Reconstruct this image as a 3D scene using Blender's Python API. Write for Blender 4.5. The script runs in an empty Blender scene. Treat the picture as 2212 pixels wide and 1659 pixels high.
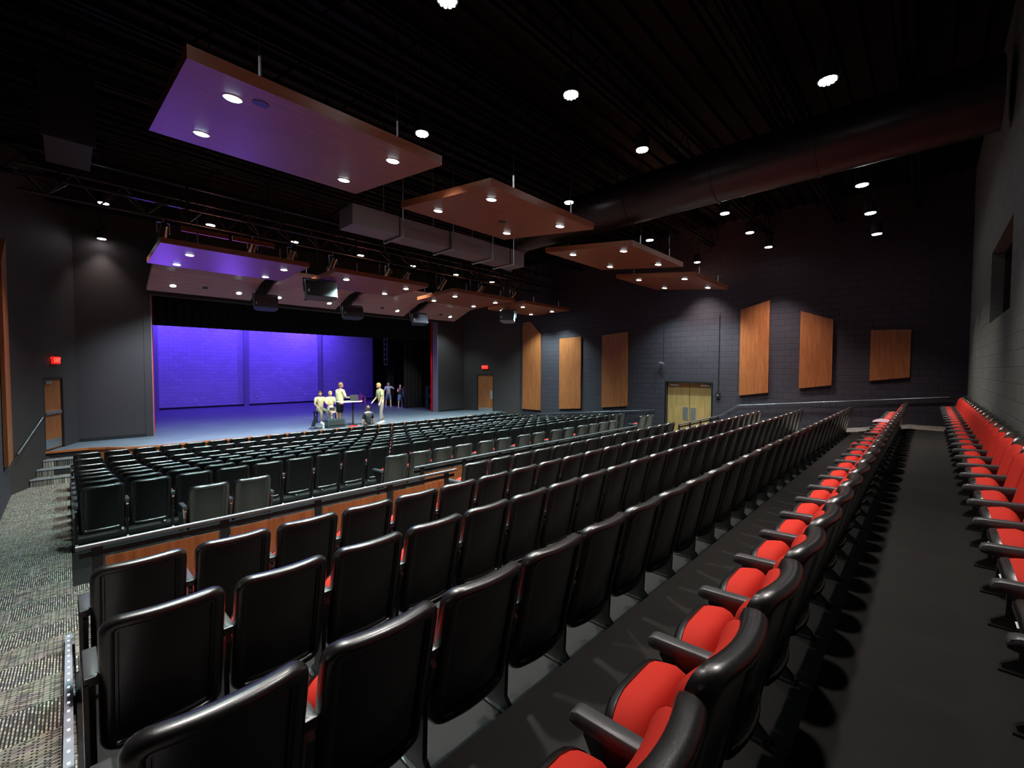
import bpy, bmesh, math, random
from math import radians as R, sin, cos, pi, sqrt
from mathutils import Vector, Matrix
random.seed(7)
S = bpy.context.scene
COL = S.collection

# ------------------------------------------------------------------ camera
F, TH, PT, RO = 931.4, R(44.04), R(-1.97), R(.2)
f = Vector((cos(TH)*cos(PT), sin(TH)*cos(PT), sin(PT)))
r0 = Vector((sin(TH), -cos(TH), 0)); u0 = r0.cross(f)
rr = r0*cos(RO)+u0*sin(RO); uu = -r0*sin(RO)+u0*cos(RO)
cd = bpy.data.cameras.new('camera'); cam = bpy.data.objects.new('camera', cd); COL.objects.link(cam)
cam.matrix_world = Matrix(((rr.x, uu.x, -f.x, 0), (rr.y, uu.y, -f.y, 0), (rr.z, uu.z, -f.z, 3.0), (0, 0, 0, 1)))
cd.sensor_width = 36; cd.lens = F/2212*36; cd.clip_start = .05; cd.clip_end = 200
S.camera = cam

# ------------------------------------------------------------------ world, light level
w = bpy.data.worlds.new('world'); S.world = w; w.use_nodes = True
w.node_tree.nodes['Background'].inputs[0].default_value = (.6, .45, .7, 1)
w.node_tree.nodes['Background'].inputs[1].default_value = .0
S.view_settings.view_transform = 'Standard'; S.view_settings.look = 'None'
S.view_settings.exposure = 0; S.view_settings.gamma = 1; S.view_settings.use_curve_mapping = False
E_HOUSE, E_CLOUD, E_BLUE, E_FRONT = 1450, 500, 225, 1900   # lamp powers
S.cycles.max_bounces = 6; S.cycles.diffuse_bounces = 3; S.cycles.glossy_bounces = 3
S.cycles.sample_clamp_indirect = 2.0

def lamp(name, kind, loc, target, power, col, parent=None, size=.1, angle=90, blend=.6, sy=None):
    d = bpy.data.lights.new(name, kind); o = bpy.data.objects.new(name, d); COL.objects.link(o)
    d.energy = power; d.color = col
    if kind == 'SPOT': d.spot_size = R(angle); d.spot_blend = blend; d.shadow_soft_size = size
    if kind == 'AREA':
        d.size = size
        if sy: d.shape = 'RECTANGLE'; d.size_y = sy
        d.spread = R(angle)
    if kind == 'POINT': d.shadow_soft_size = size
    o.location = loc
    o.rotation_euler = (Vector(target)-Vector(loc)).to_track_quat('-Z', 'Y').to_euler()
    if parent: o.parent = parent; o.location = Vector(loc)-parent.location
    return o

# ------------------------------------------------------------------ materials
def mat(name, col, rough=.6, metal=0, emit=0, bump=0, bscale=200, spec=.5, var=0, vscale=5, ecol=None):
    m = bpy.data.materials.new(name); m.use_nodes = True
    n = m.node_tree.nodes; l = m.node_tree.links; b = n['Principled BSDF']
    b.inputs['Base Color'].default_value = (*col, 1); b.inputs['Roughness'].default_value = rough
    b.inputs['Metallic'].default_value = metal; b.inputs['Specular IOR Level'].default_value = spec
    if emit:
        b.inputs['Emission Color'].default_value = (*(ecol or col), 1); b.inputs['Emission Strength'].default_value = emit
    if bump or var:
        tc = n.new('ShaderNodeTexCoord'); no = n.new('ShaderNodeTexNoise'); l.new(tc.outputs['Object'], no.inputs['Vector'])
        no.inputs['Scale'].default_value = bscale if bump else vscale; no.inputs['Detail'].default_value = 4
        if bump:
            bp = n.new('ShaderNodeBump'); bp.inputs['Strength'].default_value = bump; bp.inputs['Distance'].default_value = .002
            l.new(no.outputs['Fac'], bp.inputs['Height']); l.new(bp.outputs['Normal'], b.inputs['Normal'])
        if var:
            n2 = n.new('ShaderNodeTexNoise'); n2.inputs['Scale'].default_value = vscale; n2.inputs['Detail'].default_value = 5
            l.new(tc.outputs['Object'], n2.inputs['Vector'])
            mx = n.new('ShaderNodeMixRGB'); mx.inputs[1].default_value = (*[c*(1-var) for c in col], 1); mx.inputs[2].default_value = (*[min(1, c*(1+var)) for c in col], 1)
            l.new(n2.outputs['Fac'], mx.inputs[0]); l.new(mx.outputs[0], b.inputs['Base Color'])
    return m
def texmat(name, build, rough=.8, spec=.5):
    m = bpy.data.materials.new(name); m.use_nodes = True
    n = m.node_tree.nodes; l = m.node_tree.links; b = n['Principled BSDF']
    b.inputs['Roughness'].default_value = rough; b.inputs['Specular IOR Level'].default_value = spec
    tc = n.new('ShaderNodeTexCoord'); sp = n.new('ShaderNodeSeparateXYZ'); l.new(tc.outputs['Object'], sp.inputs[0])
    build(n, l, b, tc, sp); return m
def comb(n, l, a, b_):
    c = n.new('ShaderNodeCombineXYZ'); l.new(a, c.inputs[0]); l.new(b_, c.inputs[1]); return c.outputs[0]
def block_mat(name, col, horiz, rough=.75, mort=.55, spec=.3):
    """painted concrete block in running bond, horiz = axis index along the wall"""
    def bd(n, l, b, tc, sp):
        v = comb(n, l, sp.outputs[horiz], sp.outputs[2])
        br = n.new('ShaderNodeTexBrick'); l.new(v, br.inputs['Vector'])
        br.inputs['Scale'].default_value = 1; br.inputs['Brick Width'].default_value = .406; br.inputs['Row Height'].default_value = .203
        br.inputs['Mortar Size'].default_value = .012; br.inputs['Mortar Smooth'].default_value = .3
        br.inputs['Color1'].default_value = (*[c*.93 for c in col], 1); br.inputs['Color2'].default_value = (*[c*1.07 for c in col], 1)
        br.inputs['Mortar'].default_value = (*[c*mort for c in col], 1)
        l.new(br.outputs['Color'], b.inputs['Base Color'])
        no = n.new('ShaderNodeTexNoise'); no.inputs['Scale'].default_value = 30; no.inputs['Detail'].default_value = 6; l.new(tc.outputs['Object'], no.inputs['Vector'])
        ad = n.new('ShaderNodeMath'); ad.operation = 'MULTIPLY_ADD'; ad.inputs[1].default_value = -1; l.new(br.outputs['Fac'], ad.inputs[0])
        ml = n.new('ShaderNodeMath'); ml.operation = 'MULTIPLY'; ml.inputs[1].default_value = .5; l.new(no.outputs['Fac'], ml.inputs[0]); l.new(ml.outputs[0], ad.inputs[2])
        bp = n.new('ShaderNodeBump'); bp.inputs['Strength'].default_value = .6; bp.inputs['Distance'].default_value = .006
        l.new(ad.outputs[0], bp.inputs['Height']); l.new(bp.outputs['Normal'], b.inputs['Normal'])
    return texmat(name, bd, rough, spec)
def wood_mat(name, c1, c2, axis, rough=.4):
    def bd(n, l, b, tc, sp):
        mp = n.new('ShaderNodeMapping'); l.new(tc.outputs['Object'], mp.inputs[0])
        sc = [14, 14, 14]; sc[axis] = 1.2; mp.inputs['Scale'].default_value = sc
        no = n.new('ShaderNodeTexNoise'); no.inputs['Scale'].default_value = 1.5; no.inputs['Detail'].default_value = 8; no.inputs['Distortion'].default_value = .6
        l.new(mp.outputs[0], no.inputs['Vector'])
        cr = n.new('ShaderNodeValToRGB'); l.new(no.outputs['Fac'], cr.inputs[0])
        cr.color_ramp.elements[0].position = .35; cr.color_ramp.elements[0].color = (*c1, 1)
        cr.color_ramp.elements[1].position = .7; cr.color_ramp.elements[1].color = (*c2, 1)
        l.new(cr.outputs[0], b.inputs['Base Color'])
    return texmat(name, bd, rough)
def carpet_bd(n, l, b, tc, sp):
    # half-metre tiles laid quarter-turned, woven with broken light dashes
    ch = n.new('ShaderNodeTexChecker'); ch.inputs['Scale'].default_value = 2.2; l.new(comb(n, l, sp.outputs[0], sp.outputs[1]), ch.inputs['Vector'])
    cols = []
    for a, c in ((0, 1), (1, 0)):
        br = n.new('ShaderNodeTexBrick'); br.inputs['Scale'].default_value = 1
        br.inputs['Brick Width'].default_value = .052; br.inputs['Row Height'].default_value = .017; br.inputs['Mortar Size'].default_value = .0048
        br.inputs['Color1'].default_value = (.52, .46, .38, 1); br.inputs['Color2'].default_value = (.06, .052, .048, 1); br.inputs['Mortar'].default_value = (.035, .03, .03, 1)
        br.inputs['Bias'].default_value = -.12; br.offset = .37
        l.new(comb(n, l, sp.outputs[a], sp.outputs[c]), br.inputs['Vector']); cols.append(br.outputs['Color'])
    mx = n.new('ShaderNodeMixRGB'); l.new(ch.outputs['Fac'], mx.inputs[0]); l.new(cols[0], mx.inputs[1]); l.new(cols[1], mx.inputs[2])
    no = n.new('ShaderNodeTexNoise'); no.inputs['Scale'].default_value = 7; no.inputs['Detail'].default_value = 3; l.new(tc.outputs['Object'], no.inputs['Vector'])
    m2 = n.new('ShaderNodeMixRGB'); m2.blend_type = 'MULTIPLY'; m2.inputs[0].default_value = .38
    l.new(mx.outputs[0], m2.inputs[1]); l.new(no.outputs['Color'], m2.inputs[2]); l.new(m2.outputs[0], b.inputs['Base Color'])
M = dict(
    plastic=mat('black_textured_plastic', (.0065, .0058, .0055), .30, bump=.4, bscale=420, spec=.5),
    plastic2=mat('charcoal_arm_plastic', (.05, .05, .053), .42, bump=.2, bscale=300),
    red=mat('red_upholstery', (.50, .022, .011), .8, bump=.25, bscale=600, spec=.25),
    steel=mat('brushed_steel', (.55, .55, .55), .35, metal=.9),
    whitep=mat('white_number_plate', (.6, .6, .58), .5),
    darkfloor=mat('dark_sealed_floor', (.009, .008, .007), .6, bump=.3, bscale=60, spec=.18, var=.35, vscale=3),
    carpet=texmat('woven_tile_carpet', carpet_bd, .95, .1),
    ceil=mat('black_ceiling_paint', (.003, .0026, .003), .7, spec=.15),
    duct=mat('black_duct_paint', (.016, .013, .015), .38),
    ductgrey=mat('grey_wrapped_duct', (.17, .155, .17), .5),
    blackmetal=mat('black_metal', (.012, .012, .013), .4),
    railtop=mat('satin_dark_rail', (.16, .17, .18), .28, metal=.7),
    wood=wood_mat('cherry_panel', (.22, .062, .018), (.33, .110, .033), 2),
    woodx=wood_mat('cherry_veneer', (.30, .085, .024), (.44, .14, .042), 0),
    oak=wood_mat('oak_door_veneer', (.30, .17, .06), (.42, .26, .10), 2),
    wallY=block_mat('charcoal_block_side', (.034, .027, .037), 1),
    wallX=block_mat('charcoal_block_end', (.055, .045, .048), 0),
    wallgrey=block_mat('grey_block_rear', (.16, .17, .15), 0, mort=.85),
    backwall=block_mat('stage_block', (.5, .5, .55), 0, .6, .8),
    pilaster=mat('painted_pilaster', (.27, .27, .30), .6),
    stage=mat('black_stage_deck', (.10, .115, .14), .42, bump=.15, bscale=8, var=.35, vscale=1.4),
    velour=mat('black_velour', (.008, .008, .009), .9, spec=.1),
    redvel=mat('red_velour', (.55, .01, .02), .85, spec=.1),
    prosc=mat('brown_plaster', (.028, .0195, .0195), .7, bump=.2, bscale=40),
    white=mat('white_paint', (.7, .7, .7), .5),
    lens=mat('lit_lamp_lens', (1, 1, 1), .5, emit=45, ecol=(.97, .97, 1)),
    lensc=mat('lit_recessed_lens', (1, 1, 1), .5, emit=30, ecol=(.75, 1, 1)),
    led=mat('lit_led_dot', (1, 1, 1), .5, emit=1.1, ecol=(.8, .85, 1)),
    woodc=wood_mat('dark_cherry_veneer', (.20, .065, .028), (.30, .102, .043), 0), woodbounce=wood_mat('bounce_lit_cherry', (.38, .19, .15), (.50, .27, .21), 0),  # second one paler: stage bounce on the folded clouds put into the colour
    ledstrip=mat('clear_nosing', (.25, .26, .3), .25),
    exitred=mat('lit_exit_letters', (1, .05, .03), .5, emit=3.5, ecol=(1, .06, .04)),
    exitbody=mat('exit_sign_face', (.35, .02, .02), .4, emit=.8, ecol=(1, .02, .01)),
    glass=mat('dark_booth_glass', (.01, .01, .011), .12),
    spk=mat('speaker_cabinet', (.03, .028, .03), .55),
    spkside=mat('speaker_side_paint', (.22, .30, .33), .5),
)
BLK = M['blackmetal']
for k_, wt in (('plastic', 1.0), ('plastic2', .3)):
    q_ = M[k_].node_tree.nodes['Principled BSDF']; q_.inputs['Coat Weight'].default_value = wt; q_.inputs['Coat Roughness'].default_value = .27

# ------------------------------------------------------------------ mesh helpers
class MB:
    def __init__(s): s.v = []; s.f = []; s.m = []; s.mi = 0
    def add(s, vs, fs):
        o = len(s.v); s.v += [tuple(v) for v in vs]; s.f += [tuple(i+o for i in q) for q in fs]; s.m += [s.mi]*len(fs)
    def box(s, x0, x1, y0, y1, z0, z1):
        s.add([(x0,y0,z0),(x1,y0,z0),(x1,y1,z0),(x0,y1,z0),(x0,y0,z1),(x1,y0,z1),(x1,y1,z1),(x0,y1,z1)],
              [(3,2,1,0),(4,5,6,7),(0,1,5,4),(1,2,6,5),(2,3,7,6),(3,0,4,7)])
    def bar(s, a, b, r, n=8, r2=None):
        a = Vector(a); b = Vector(b); d = (b-a).normalized(); r2 = r if r2 is None else r2
        q = Vector((0, 0, 1)) if abs(d.z) < .9 else Vector((1, 0, 0)); x = d.cross(q).normalized(); y = d.cross(x)
        vs = []
        for p, rad in ((a, r), (b, r2)):
            vs += [p+(x*cos(2*pi*i/n)+y*sin(2*pi*i/n))*rad for i in range(n)]
        s.add(vs, [(i, (i+1) % n, n+(i+1) % n, n+i) for i in range(n)]+[tuple(range(n-1, -1, -1)), tuple(range(n, 2*n))])
    def beam(s, a, b, w, h):
        a = Vector(a); b = Vector(b); d = (b-a).normalized(); x = d.cross(Vector((0, 0, 1)))
        x = x.normalized() if x.length > .01 else Vector((1, 0, 0)); y = x.cross(d)
        vs = [p+x*i*w/2+y*j*h/2 for p in (a, b) for i, j in ((-1,-1),(1,-1),(1,1),(-1,1))]
        s.add(vs, [(0,1,2,3),(7,6,5,4),(0,4,5,1),(1,5,6,2),(2,6,7,3),(3,7,4,0)])
    def prism(s, pts, z0, z1):
        n = len(pts); s.add([(x, y, z0) for x, y in pts]+[(x, y, z1) for x, y in pts],
              [tuple(range(n-1, -1, -1)), tuple(range(n, 2*n))]+[(i, (i+1) % n, n+(i+1) % n, n+i) for i in range(n)])
    def extr(s, prof, a, b, axis=0):
        """closed 2-D profile pushed along an axis from a to b"""
        n = len(prof); V = lambda t, p: (t, p[0], p[1]) if axis == 0 else ((p[0], t, p[1]) if axis == 1 else (p[0], p[1], t))
        s.add([V(a, p) for p in prof]+[V(b, p) for p in prof],
              [tuple(range(n-1, -1, -1)), tuple(range(n, 2*n))]+[(i, (i+1) % n, n+(i+1) % n, n+i) for i in range(n)])
    def pad(s, w, z0, z1, rt, rb, rings, shape, nx=14):
        """rounded slab in XZ: rings=[(inset, y)], shape(x,y,z)->point; both ends closed"""
        ang = [pi*i/(nx-1) for i in range(nx)]
        base = len(s.v); N = 2*nx
        for ins, y in rings:
            W = w/2-ins; T = z1-ins; B = z0+ins; a = max(rt-ins, .004); c = max(rb-ins, .004)
            xs = [-W*cos(t) for t in ang]
            # concentrate x columns at the corners
            xs = [math.copysign(abs(x/W)**.8*W, x) if abs(x) > 1e-9 else 0 for x in xs]
            def edge(x, r):
                e = abs(x)-(W-r); return 0 if e <= 0 else r-sqrt(max(0, r*r-e*e))
            for x in xs: s.v.append(tuple(shape(x, y, T-edge(x, a))))
            for x in reversed(xs): s.v.append(tuple(shape(x, y, B+edge(x, c))))
        for k in range(len(rings)-1):
            for i in range(N):
                j = (i+1) % N; s.f.append((base+k*N+i, base+(k+1)*N+i, base+(k+1)*N+j, base+k*N+j)); s.m.append(s.mi)
        for k, fl in ((0, 0), (len(rings)-1, 1)):
            for i in range(nx-1):
                q = (base+k*N+i, base+k*N+i+1, base+k*N+N-2-i, base+k*N+N-1-i)
                s.f.append(q if not fl else q[::-1]); s.m.append(s.mi)
    def mesh(s, name, mats, smooth=False):
        me = bpy.data.meshes.new(name); me.from_pydata(s.v, [], s.f)
        for m in (mats if isinstance(mats, (list, tuple)) else [mats]): me.materials.append(m)
        me.polygons.foreach_set('material_index', s.m)
        bm = bmesh.new(); bm.from_mesh(me); bmesh.ops.recalc_face_normals(bm, faces=bm.faces); bm.to_mesh(me); bm.free()
        if smooth:
            me.polygons.foreach_set('use_smooth', [True]*len(me.polygons))
            try: me.set_sharp_from_angle(angle=R(50))
            except Exception: pass
        me.update(); return me
    def obj(s, name, mats, parent=None, loc=(0, 0, 0), smooth=False, rz=0):
        o = bpy.data.objects.new(name, s.mesh(name, mats, smooth)); COL.objects.link(o)
        o.location = loc; o.rotation_euler[2] = rz
        if parent: o.parent = parent
        return o
def link(name, me, parent=None, loc=(0, 0, 0)):
    o = bpy.data.objects.new(name, me); COL.objects.link(o); o.location = loc
    if parent: o.parent = parent
    return o
def tag(o, label=None, cat=None, group=None, kind=None):
    if label: o['label'] = label
    if cat: o['category'] = cat
    if group: o['group'] = group
    if kind: o['kind'] = kind
    return o
def thing(name, loc, label, cat, group=None, rz=0):
    o = bpy.data.objects.new(name, None); COL.objects.link(o); o.location = loc; o.rotation_euler[2] = rz
    o.empty_display_size = .1
    return tag(o, label, cat, group)
def dup(root, loc, label, keep=None, skip=()):
    r = root.copy(); COL.objects.link(r); r.location = loc; r['label'] = label
    for ch in root.children:
        if ch.name.split('.')[0] in skip: continue
        c = ch.copy(); COL.objects.link(c); c.parent = r
        for g in ch.children:
            d = g.copy(); COL.objects.link(d); d.parent = c
    return r
def struct(mb, name, m, smooth=False):
    return tag(mb.obj(name, m, smooth=smooth), kind='structure')
ORD = ['', 'first', 'second', 'third', 'fourth', 'fifth', 'sixth', 'seventh', 'eighth', 'ninth', 'tenth', 'eleventh', 'twelfth', 'thirteenth', 'fourteenth',
       'fifteenth', 'sixteenth', 'seventeenth', 'eighteenth', 'nineteenth', 'twentieth', 'twenty-first', 'twenty-second', 'twenty-third', 'twenty-fourth',
       'twenty-fifth', 'twenty-sixth', 'twenty-seventh', 'twenty-eighth', 'twenty-ninth', 'thirtieth']

# ================================================================== SETTING
XL, XR, YB, YP, YW, ZR = -.96, 16.5, -.74, 18.4, 29.5, 8.3
STAGE = .75
# tiers under the seat rows: (y from, y to, height)
TIERS = [(YB, .36, 1.48), (.36, 1.49, 1.28), (1.49, 2.66, 1.09), (2.66, 3.72, .94), (3.72, 5.1, .83)]
X0R, X1R = .0, 15.3
b = MB()
b.box(X0R, X1R, YB, .36, -.3, 1.48); b.box(X0R, X1R, .36, 1.49, -.3, 1.28); b.box(X0R, X1R, 1.49, 2.66, -.3, 1.09)
b.box(X0R, X1R, 2.66, 3.72, -.3, .94); b.box(X0R, 4.05, 3.72, 5.1, -.3, .83); b.box(11.75, X1R, 3.72, 5.1, -.3, .83)
b.box(4.05, 11.75, 3.72, 6.26, -.3, .65)
def house_z(y): return .48 if y <= 8.0 else (max(0, .48-(y-8.0)*.48/4.6))
prof = [(5.1, -.3), (5.1, .48), (8.0, .48), (12.6, 0), (16.9, 0), (16.9, -.3)]
b.extr(prof, X0R, X1R, 0)
struct(b, 'floor', M['darkfloor'])
b = MB()
aisle = [(YB, -.3), (YB, 1.46), (6.6, .485), (8.0, .485), (12.6, .003), (17.0, .003), (17.0, -.3)]
b.extr(aisle, XL, X0R, 0)
b.extr([(YB, -.3), (YB, 1.486), (.36, 1.486), (1.49, 1.286), (2.66, 1.096), (3.72, .946), (5.1, .836), (6.6, .487), (8.0, .485), (12.6, .003), (17.0, .003), (17.0, -.3)], X1R-.1, XR, 0)
b.box(X0R, 4.05, 4.3, 5.098, .8305, .837)
# carpeted cross aisle behind the lower block
b.box(X0R, 4.05, 5.102, 7.0, .47, .486); b.box(11.75, X1R, 5.102, 7.0, .47, .486); b.box(4.05, 11.75, 6.262, 7.0, .47, .486)
struct(b, 'floor_carpet', M['carpet'])

# side walls with the splays beside the stage
def door_splay(sgn):
    pass
b = MB(); b.box(XR, XR+.25, YB-.3, 5.72, -.3, ZR); b.box(XR, XR+.25, 7.5, 15.4, -.3, ZR); b.box(XR, XR+.25, 5.72, 7.5, 2.56, ZR)
b.box(XR+.25, XR+.6, 5.0, 8.2, .3, 3.2)
struct(b, 'wall_right', M['wallY'])
b = MB(); b.box(XL-.25, XL, YB-.3, 15.4, -.3, ZR); struct(b, 'wall_left', M['wallY'])
def splay(x0, x1, out, name):
    """wall running from the side wall to the stage wall with a doorway gap"""
    b = MB(); a = Vector((x0, 15.4)); c = Vector((x1, 18.5)); d = (c-a); n = Vector((d.y, -d.x)).normalized()*(.22*out)
    def seg(t0, t1, z0, z1):
        p, q = a+d*t0, a+d*t1; b.prism([p, q, q+n, p+n], z0, z1)
    seg(0, .44, -.3, ZR); seg(.74, 1, -.3, ZR); seg(.44, .74, 2.72, ZR); seg(.44, .74, -.3, .62)
    struct(b, name, M['prosc']); return a, d, n
SR = splay(XR, 15.2, 1, 'wall_splay_right')
SL = splay(XL, .25, -1, 'wall_splay_left')
# rear wall with the control booth window
b = MB(); b.box(XL-.25, 8.65, YB-.25, YB, -.3, ZR); b.box(11.35, XR+.25, YB-.25, YB, -.3, ZR)
b.box(8.65, 11.35, YB-.25, YB, -.3, 3.83); b.box(8.65, 11.35, YB-.25, YB, 5.06, ZR)
struct(b, 'wall_rear', M['wallgrey'])
b = MB(); b.box(8.65, 11.35, YB-.22, YB-.2, 3.83, 5.06); w1 = struct(b, 'window_1', M['glass'])
b = MB(); b.box(8.65, 8.7, YB-.2, YB-.15, 3.83, 5.06); b.box(11.3, 11.35, YB-.2, YB-.15, 3.83, 5.06); b.box(8.7, 11.3, YB-.2, YB-.15, 3.83, 3.88)
b.box(8.7, 11.3, YB-.2, YB-.15, 5.01, 5.06); b.box(9.97, 10.03, YB-.2, YB-.15, 3.88, 5.01); b.obj('window_frame', BLK, w1)
# stage wall (proscenium)
b = MB(); b.box(.0, 1.97, YP, YP+.38, -.3, ZR); b.box(13.45, 15.4, YP, YP+.38, -.3, ZR); b.box(1.97, 13.45, YP, YP+.38, 5.42, ZR)
struct(b, 'wall_stage', M['prosc'])
b = MB(); b.box(.25, 1.8, YP-.02, YP, STAGE, STAGE+.1); b.box(13.62, 15.2, YP-.02, YP, STAGE, STAGE+.1)
struct(b, 'baseboard_stage', BLK)
b = MB(); b.box(1.78, 1.97, YP-.012, YP, STAGE, 5.42); b.box(13.45, 13.6, YP-.012, YP, STAGE, 5.42); b.box(1.97, 13.45, YP-.02, YP, 5.42, 5.52)
struct(b, 'trim_1', M['prosc'])
b = MB(); b.box(13.43, 13.449, YP-.012, YP+.38, STAGE, 5.42); b.box(1.971, 1.99, YP-.012, YP+.38, STAGE, 5.42); struct(b, 'trim_8', mat('blue_lit_jamb', (.20, .17, .2), .6))  # added jamb lining, its paler mauve stands in for blue light on the reveal
b = MB(); b.box(-3, 18.6, YW, YW+.3, 0, 9.5); struct(b, 'wall_back', M['backwall'])
b = MB(); b.box(-3.2, -3, YP+.5, YW+.3, 0, 9.5); b.box(18.6, 18.8, YP+.5, YW+.3, 0, 9.5); struct(b, 'wall_wings', M['velour'])
for i, (x, ww) in enumerate(((3.25, .3), (7.5, .24), (11.85, .24))):
    b = MB(); b.box(x-ww/2, x+ww/2, YW-.16, YW, STAGE, 9.4); struct(b, 'trim_%d' % (i+2), M['pilaster'])
b = MB(); b.box(-3, 18.6, YW-.02, YW, STAGE, STAGE+.1); struct(b, 'baseboard_back', BLK)
# stage deck
edge = [(XL+.02, 16.94), (.42, 16.94), (.75, 16.75), (1.15, 16.32), (1.8, 16.1), (4, 16.02), (8, 15.95), (12.4, 15.86), (13.3, 15.86), (13.9, 16.2), (XR-.02, 16.3)]
poly = [e for e in edge]+[(XR-.02, YP+.05), (18.6, YP+.05), (18.6, YW+.1), (-3, YW+.1), (-3, YP+.05), (XL+.02, YP+.05)]
b = MB(); b.prism(poly, STAGE-.06, STAGE); struct(b, 'floor_stage', M['stage'])
def ribbon(b, pts, off, th, z0, z1):
    for (x0, y0), (x1, y1) in zip(pts, pts[1:]):
        d = Vector((x1-x0, y1-y0)).normalized(); n = Vector((d.y, -d.x))
        p, q = Vector((x0, y0))+n*off, Vector((x1, y1))+n*off; b.prism([p, q, q+n*th, p+n*th], z0, z1)
b = MB(); ribbon(b, edge[1:9], -.02, .03, -.02, STAGE-.06); struct(b, 'trim_5', M['woodx'])
b = MB(); ribbon(b, edge[0:10], 0, .045, STAGE-.055, STAGE+.004); struct(b, 'trim_6', M['woodx'])
b = MB(); ribbon(b, edge[0:2], -.02, .03, -.02, STAGE-.06); ribbon(b, edge[8:11], -.02, .03, -.02, STAGE-.06); struct(b, 'trim_7', BLK)
# steps up to the stage at both ends
def steps(x0, x1, y, side, label):
    t = thing('stage_steps', ((x0+x1)/2, y, 0), label, 'steps'); cx = t.location.x
    def ln(yy):   # the splayed wall closes one side
        return XL+max(0, yy-15.4)*(.25-XL)/3.1+.015 if side < 0 else XR-max(0, yy-15.4)*(XR-15.2)/3.1-.015
    def shape(ya, yb, z0, z1):
        b = MB()
        A, B = ((ln(y+ya), ln(y+yb)), (x1, x1)) if side < 0 else ((x0, x0), (ln(y+ya), ln(y+yb)))
        b.prism([(A[0]-cx, ya), (B[0]-cx, ya), (B[1]-cx, yb), (A[1]-cx, yb)], z0, z1); return b
    for k in range(3):
        z = .1875*(3-k); o = shape(-.28*(k+1), -.28*k-.002, 0.004, z).obj('tread', M['carpet'], t)
        shape(-.28*(k+1)-.012, -.28*(k+1)+.03, z-.03, z+.004).obj('nosing', M['ledstrip'], o)
    return t
steps(XL+.01, .4, 16.9, -1, 'dark carpeted steps up to the stage at the left wall')
steps(14.0, XR-.01, 16.2, 1, 'dark steps up to the stage at the right wall')

# ceiling: fluted deck with joists
b = MB(); n = 58
pf = []
for i in range(n):
    y = YB-.3+i*.345
    pf += [(y, ZR), (y+.17, ZR), (y+.2, ZR-.075), (y+.315, ZR-.075)]
pf = [p for p in pf if p[0] < YP+.6]+[(YP+.6, ZR+.3), (YB-.3, ZR+.3)]
vs0 = MB(); m_ = len(pf)
for i in range(m_-3):
    (y0, z0), (y1, z1) = pf[i], pf[i+1]; vs0.add([(XL-.3, y0, z0), (XR+.6, y0, z0), (XR+.6, y1, z1), (XL-.3, y1, z1)], [(0, 1, 2, 3)])
vs0.box(XL-.3, XR+.6, YB-.3, YP+.6, ZR+.05, ZR+.3)
struct(vs0, 'ceiling', M['ceil'])
b = MB(); b.box(-3.2, 18.8, YP+.5, YW+.3, 9.4, 9.6); struct(b, 'ceiling_stage', M['velour'])
for i, y in enumerate((.35, 2.1, 3.95, 5.8, 7.7, 9.6, 11.5, 13.4, 15.3, 17.2)):
    b = MB(); z1, z0 = ZR-.1, ZR-.75
    for z in (z1, z0):
        b.box(XL, XR, y-.09, y-.03, z-.06, z); b.box(XL, XR, y+.03, y+.09, z-.06, z)
    k = 0; x = XL
    while x < XR-.5:
        b.bar((x, y, z0-.03), (x+.55, y, z1-.03), .014, 4); b.bar((x+.55, y, z1-.03), (x+1.1, y, z0-.03), .014, 4); x += 1.1
    struct(b, 'trim_%d' % (10+i), M['ceil'])

# ================================================================== DOORS, SIGNS, WALL PIECES
def door_on(SP, zt, zb, name, num, handle_side):
    a, d, n = SP; p, q = a+d*.455, a+d*.725; inn = n*.35
    b = MB(); e = (q-p).normalized()*0
    b.prism([p+n*.2, q+n*.2, q+n*.42, p+n*.42], zb, zt); o = struct(b, 'door_%d' % num, M['wood'])
    dn = (q-p).normalized(); nn = n.normalized(); lp = p+n*.2
    def plate(t0, t1, z0, z1, th, m, nm):
        b = MB(); L = (q-p).length; A, B = lp+dn*L*t0, lp+dn*L*t1; b.prism([A, B, B-nn*th, A-nn*th], z0, z1); b.obj(nm, m, o)
    plate(.05, .95, zb+.03, zb+.27, .006, M['steel'], 'kick_plate')
    if handle_side: plate(.04, .2, zb+.75, zb+1.2, .006, M['steel'], 'push_plate'); 
    else: plate(.08, .92, zb+.95, zb+1.03, .05, M['steel'], 'panic_bar'); plate(.1, .4, zt-.12, zt-.05, .05, M['steel'], 'door_closer')
    b = MB(); P0, Q0 = a+d*.44, a+d*.74
    for A, B in ((P0, p), (q, Q0)): b.prism([A, B, B+n*.6, A+n*.6], zb, zt+.04)
    b.prism([P0, Q0, Q0+n*.6, P0+n*.6], zt, zt+.05); b.obj('door_frame', BLK, o)
    return o
door_on(SR, 2.68, .64, 'door', 2, 1); door_on(SL, 2.68, .78, 'door', 3, 0)
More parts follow.
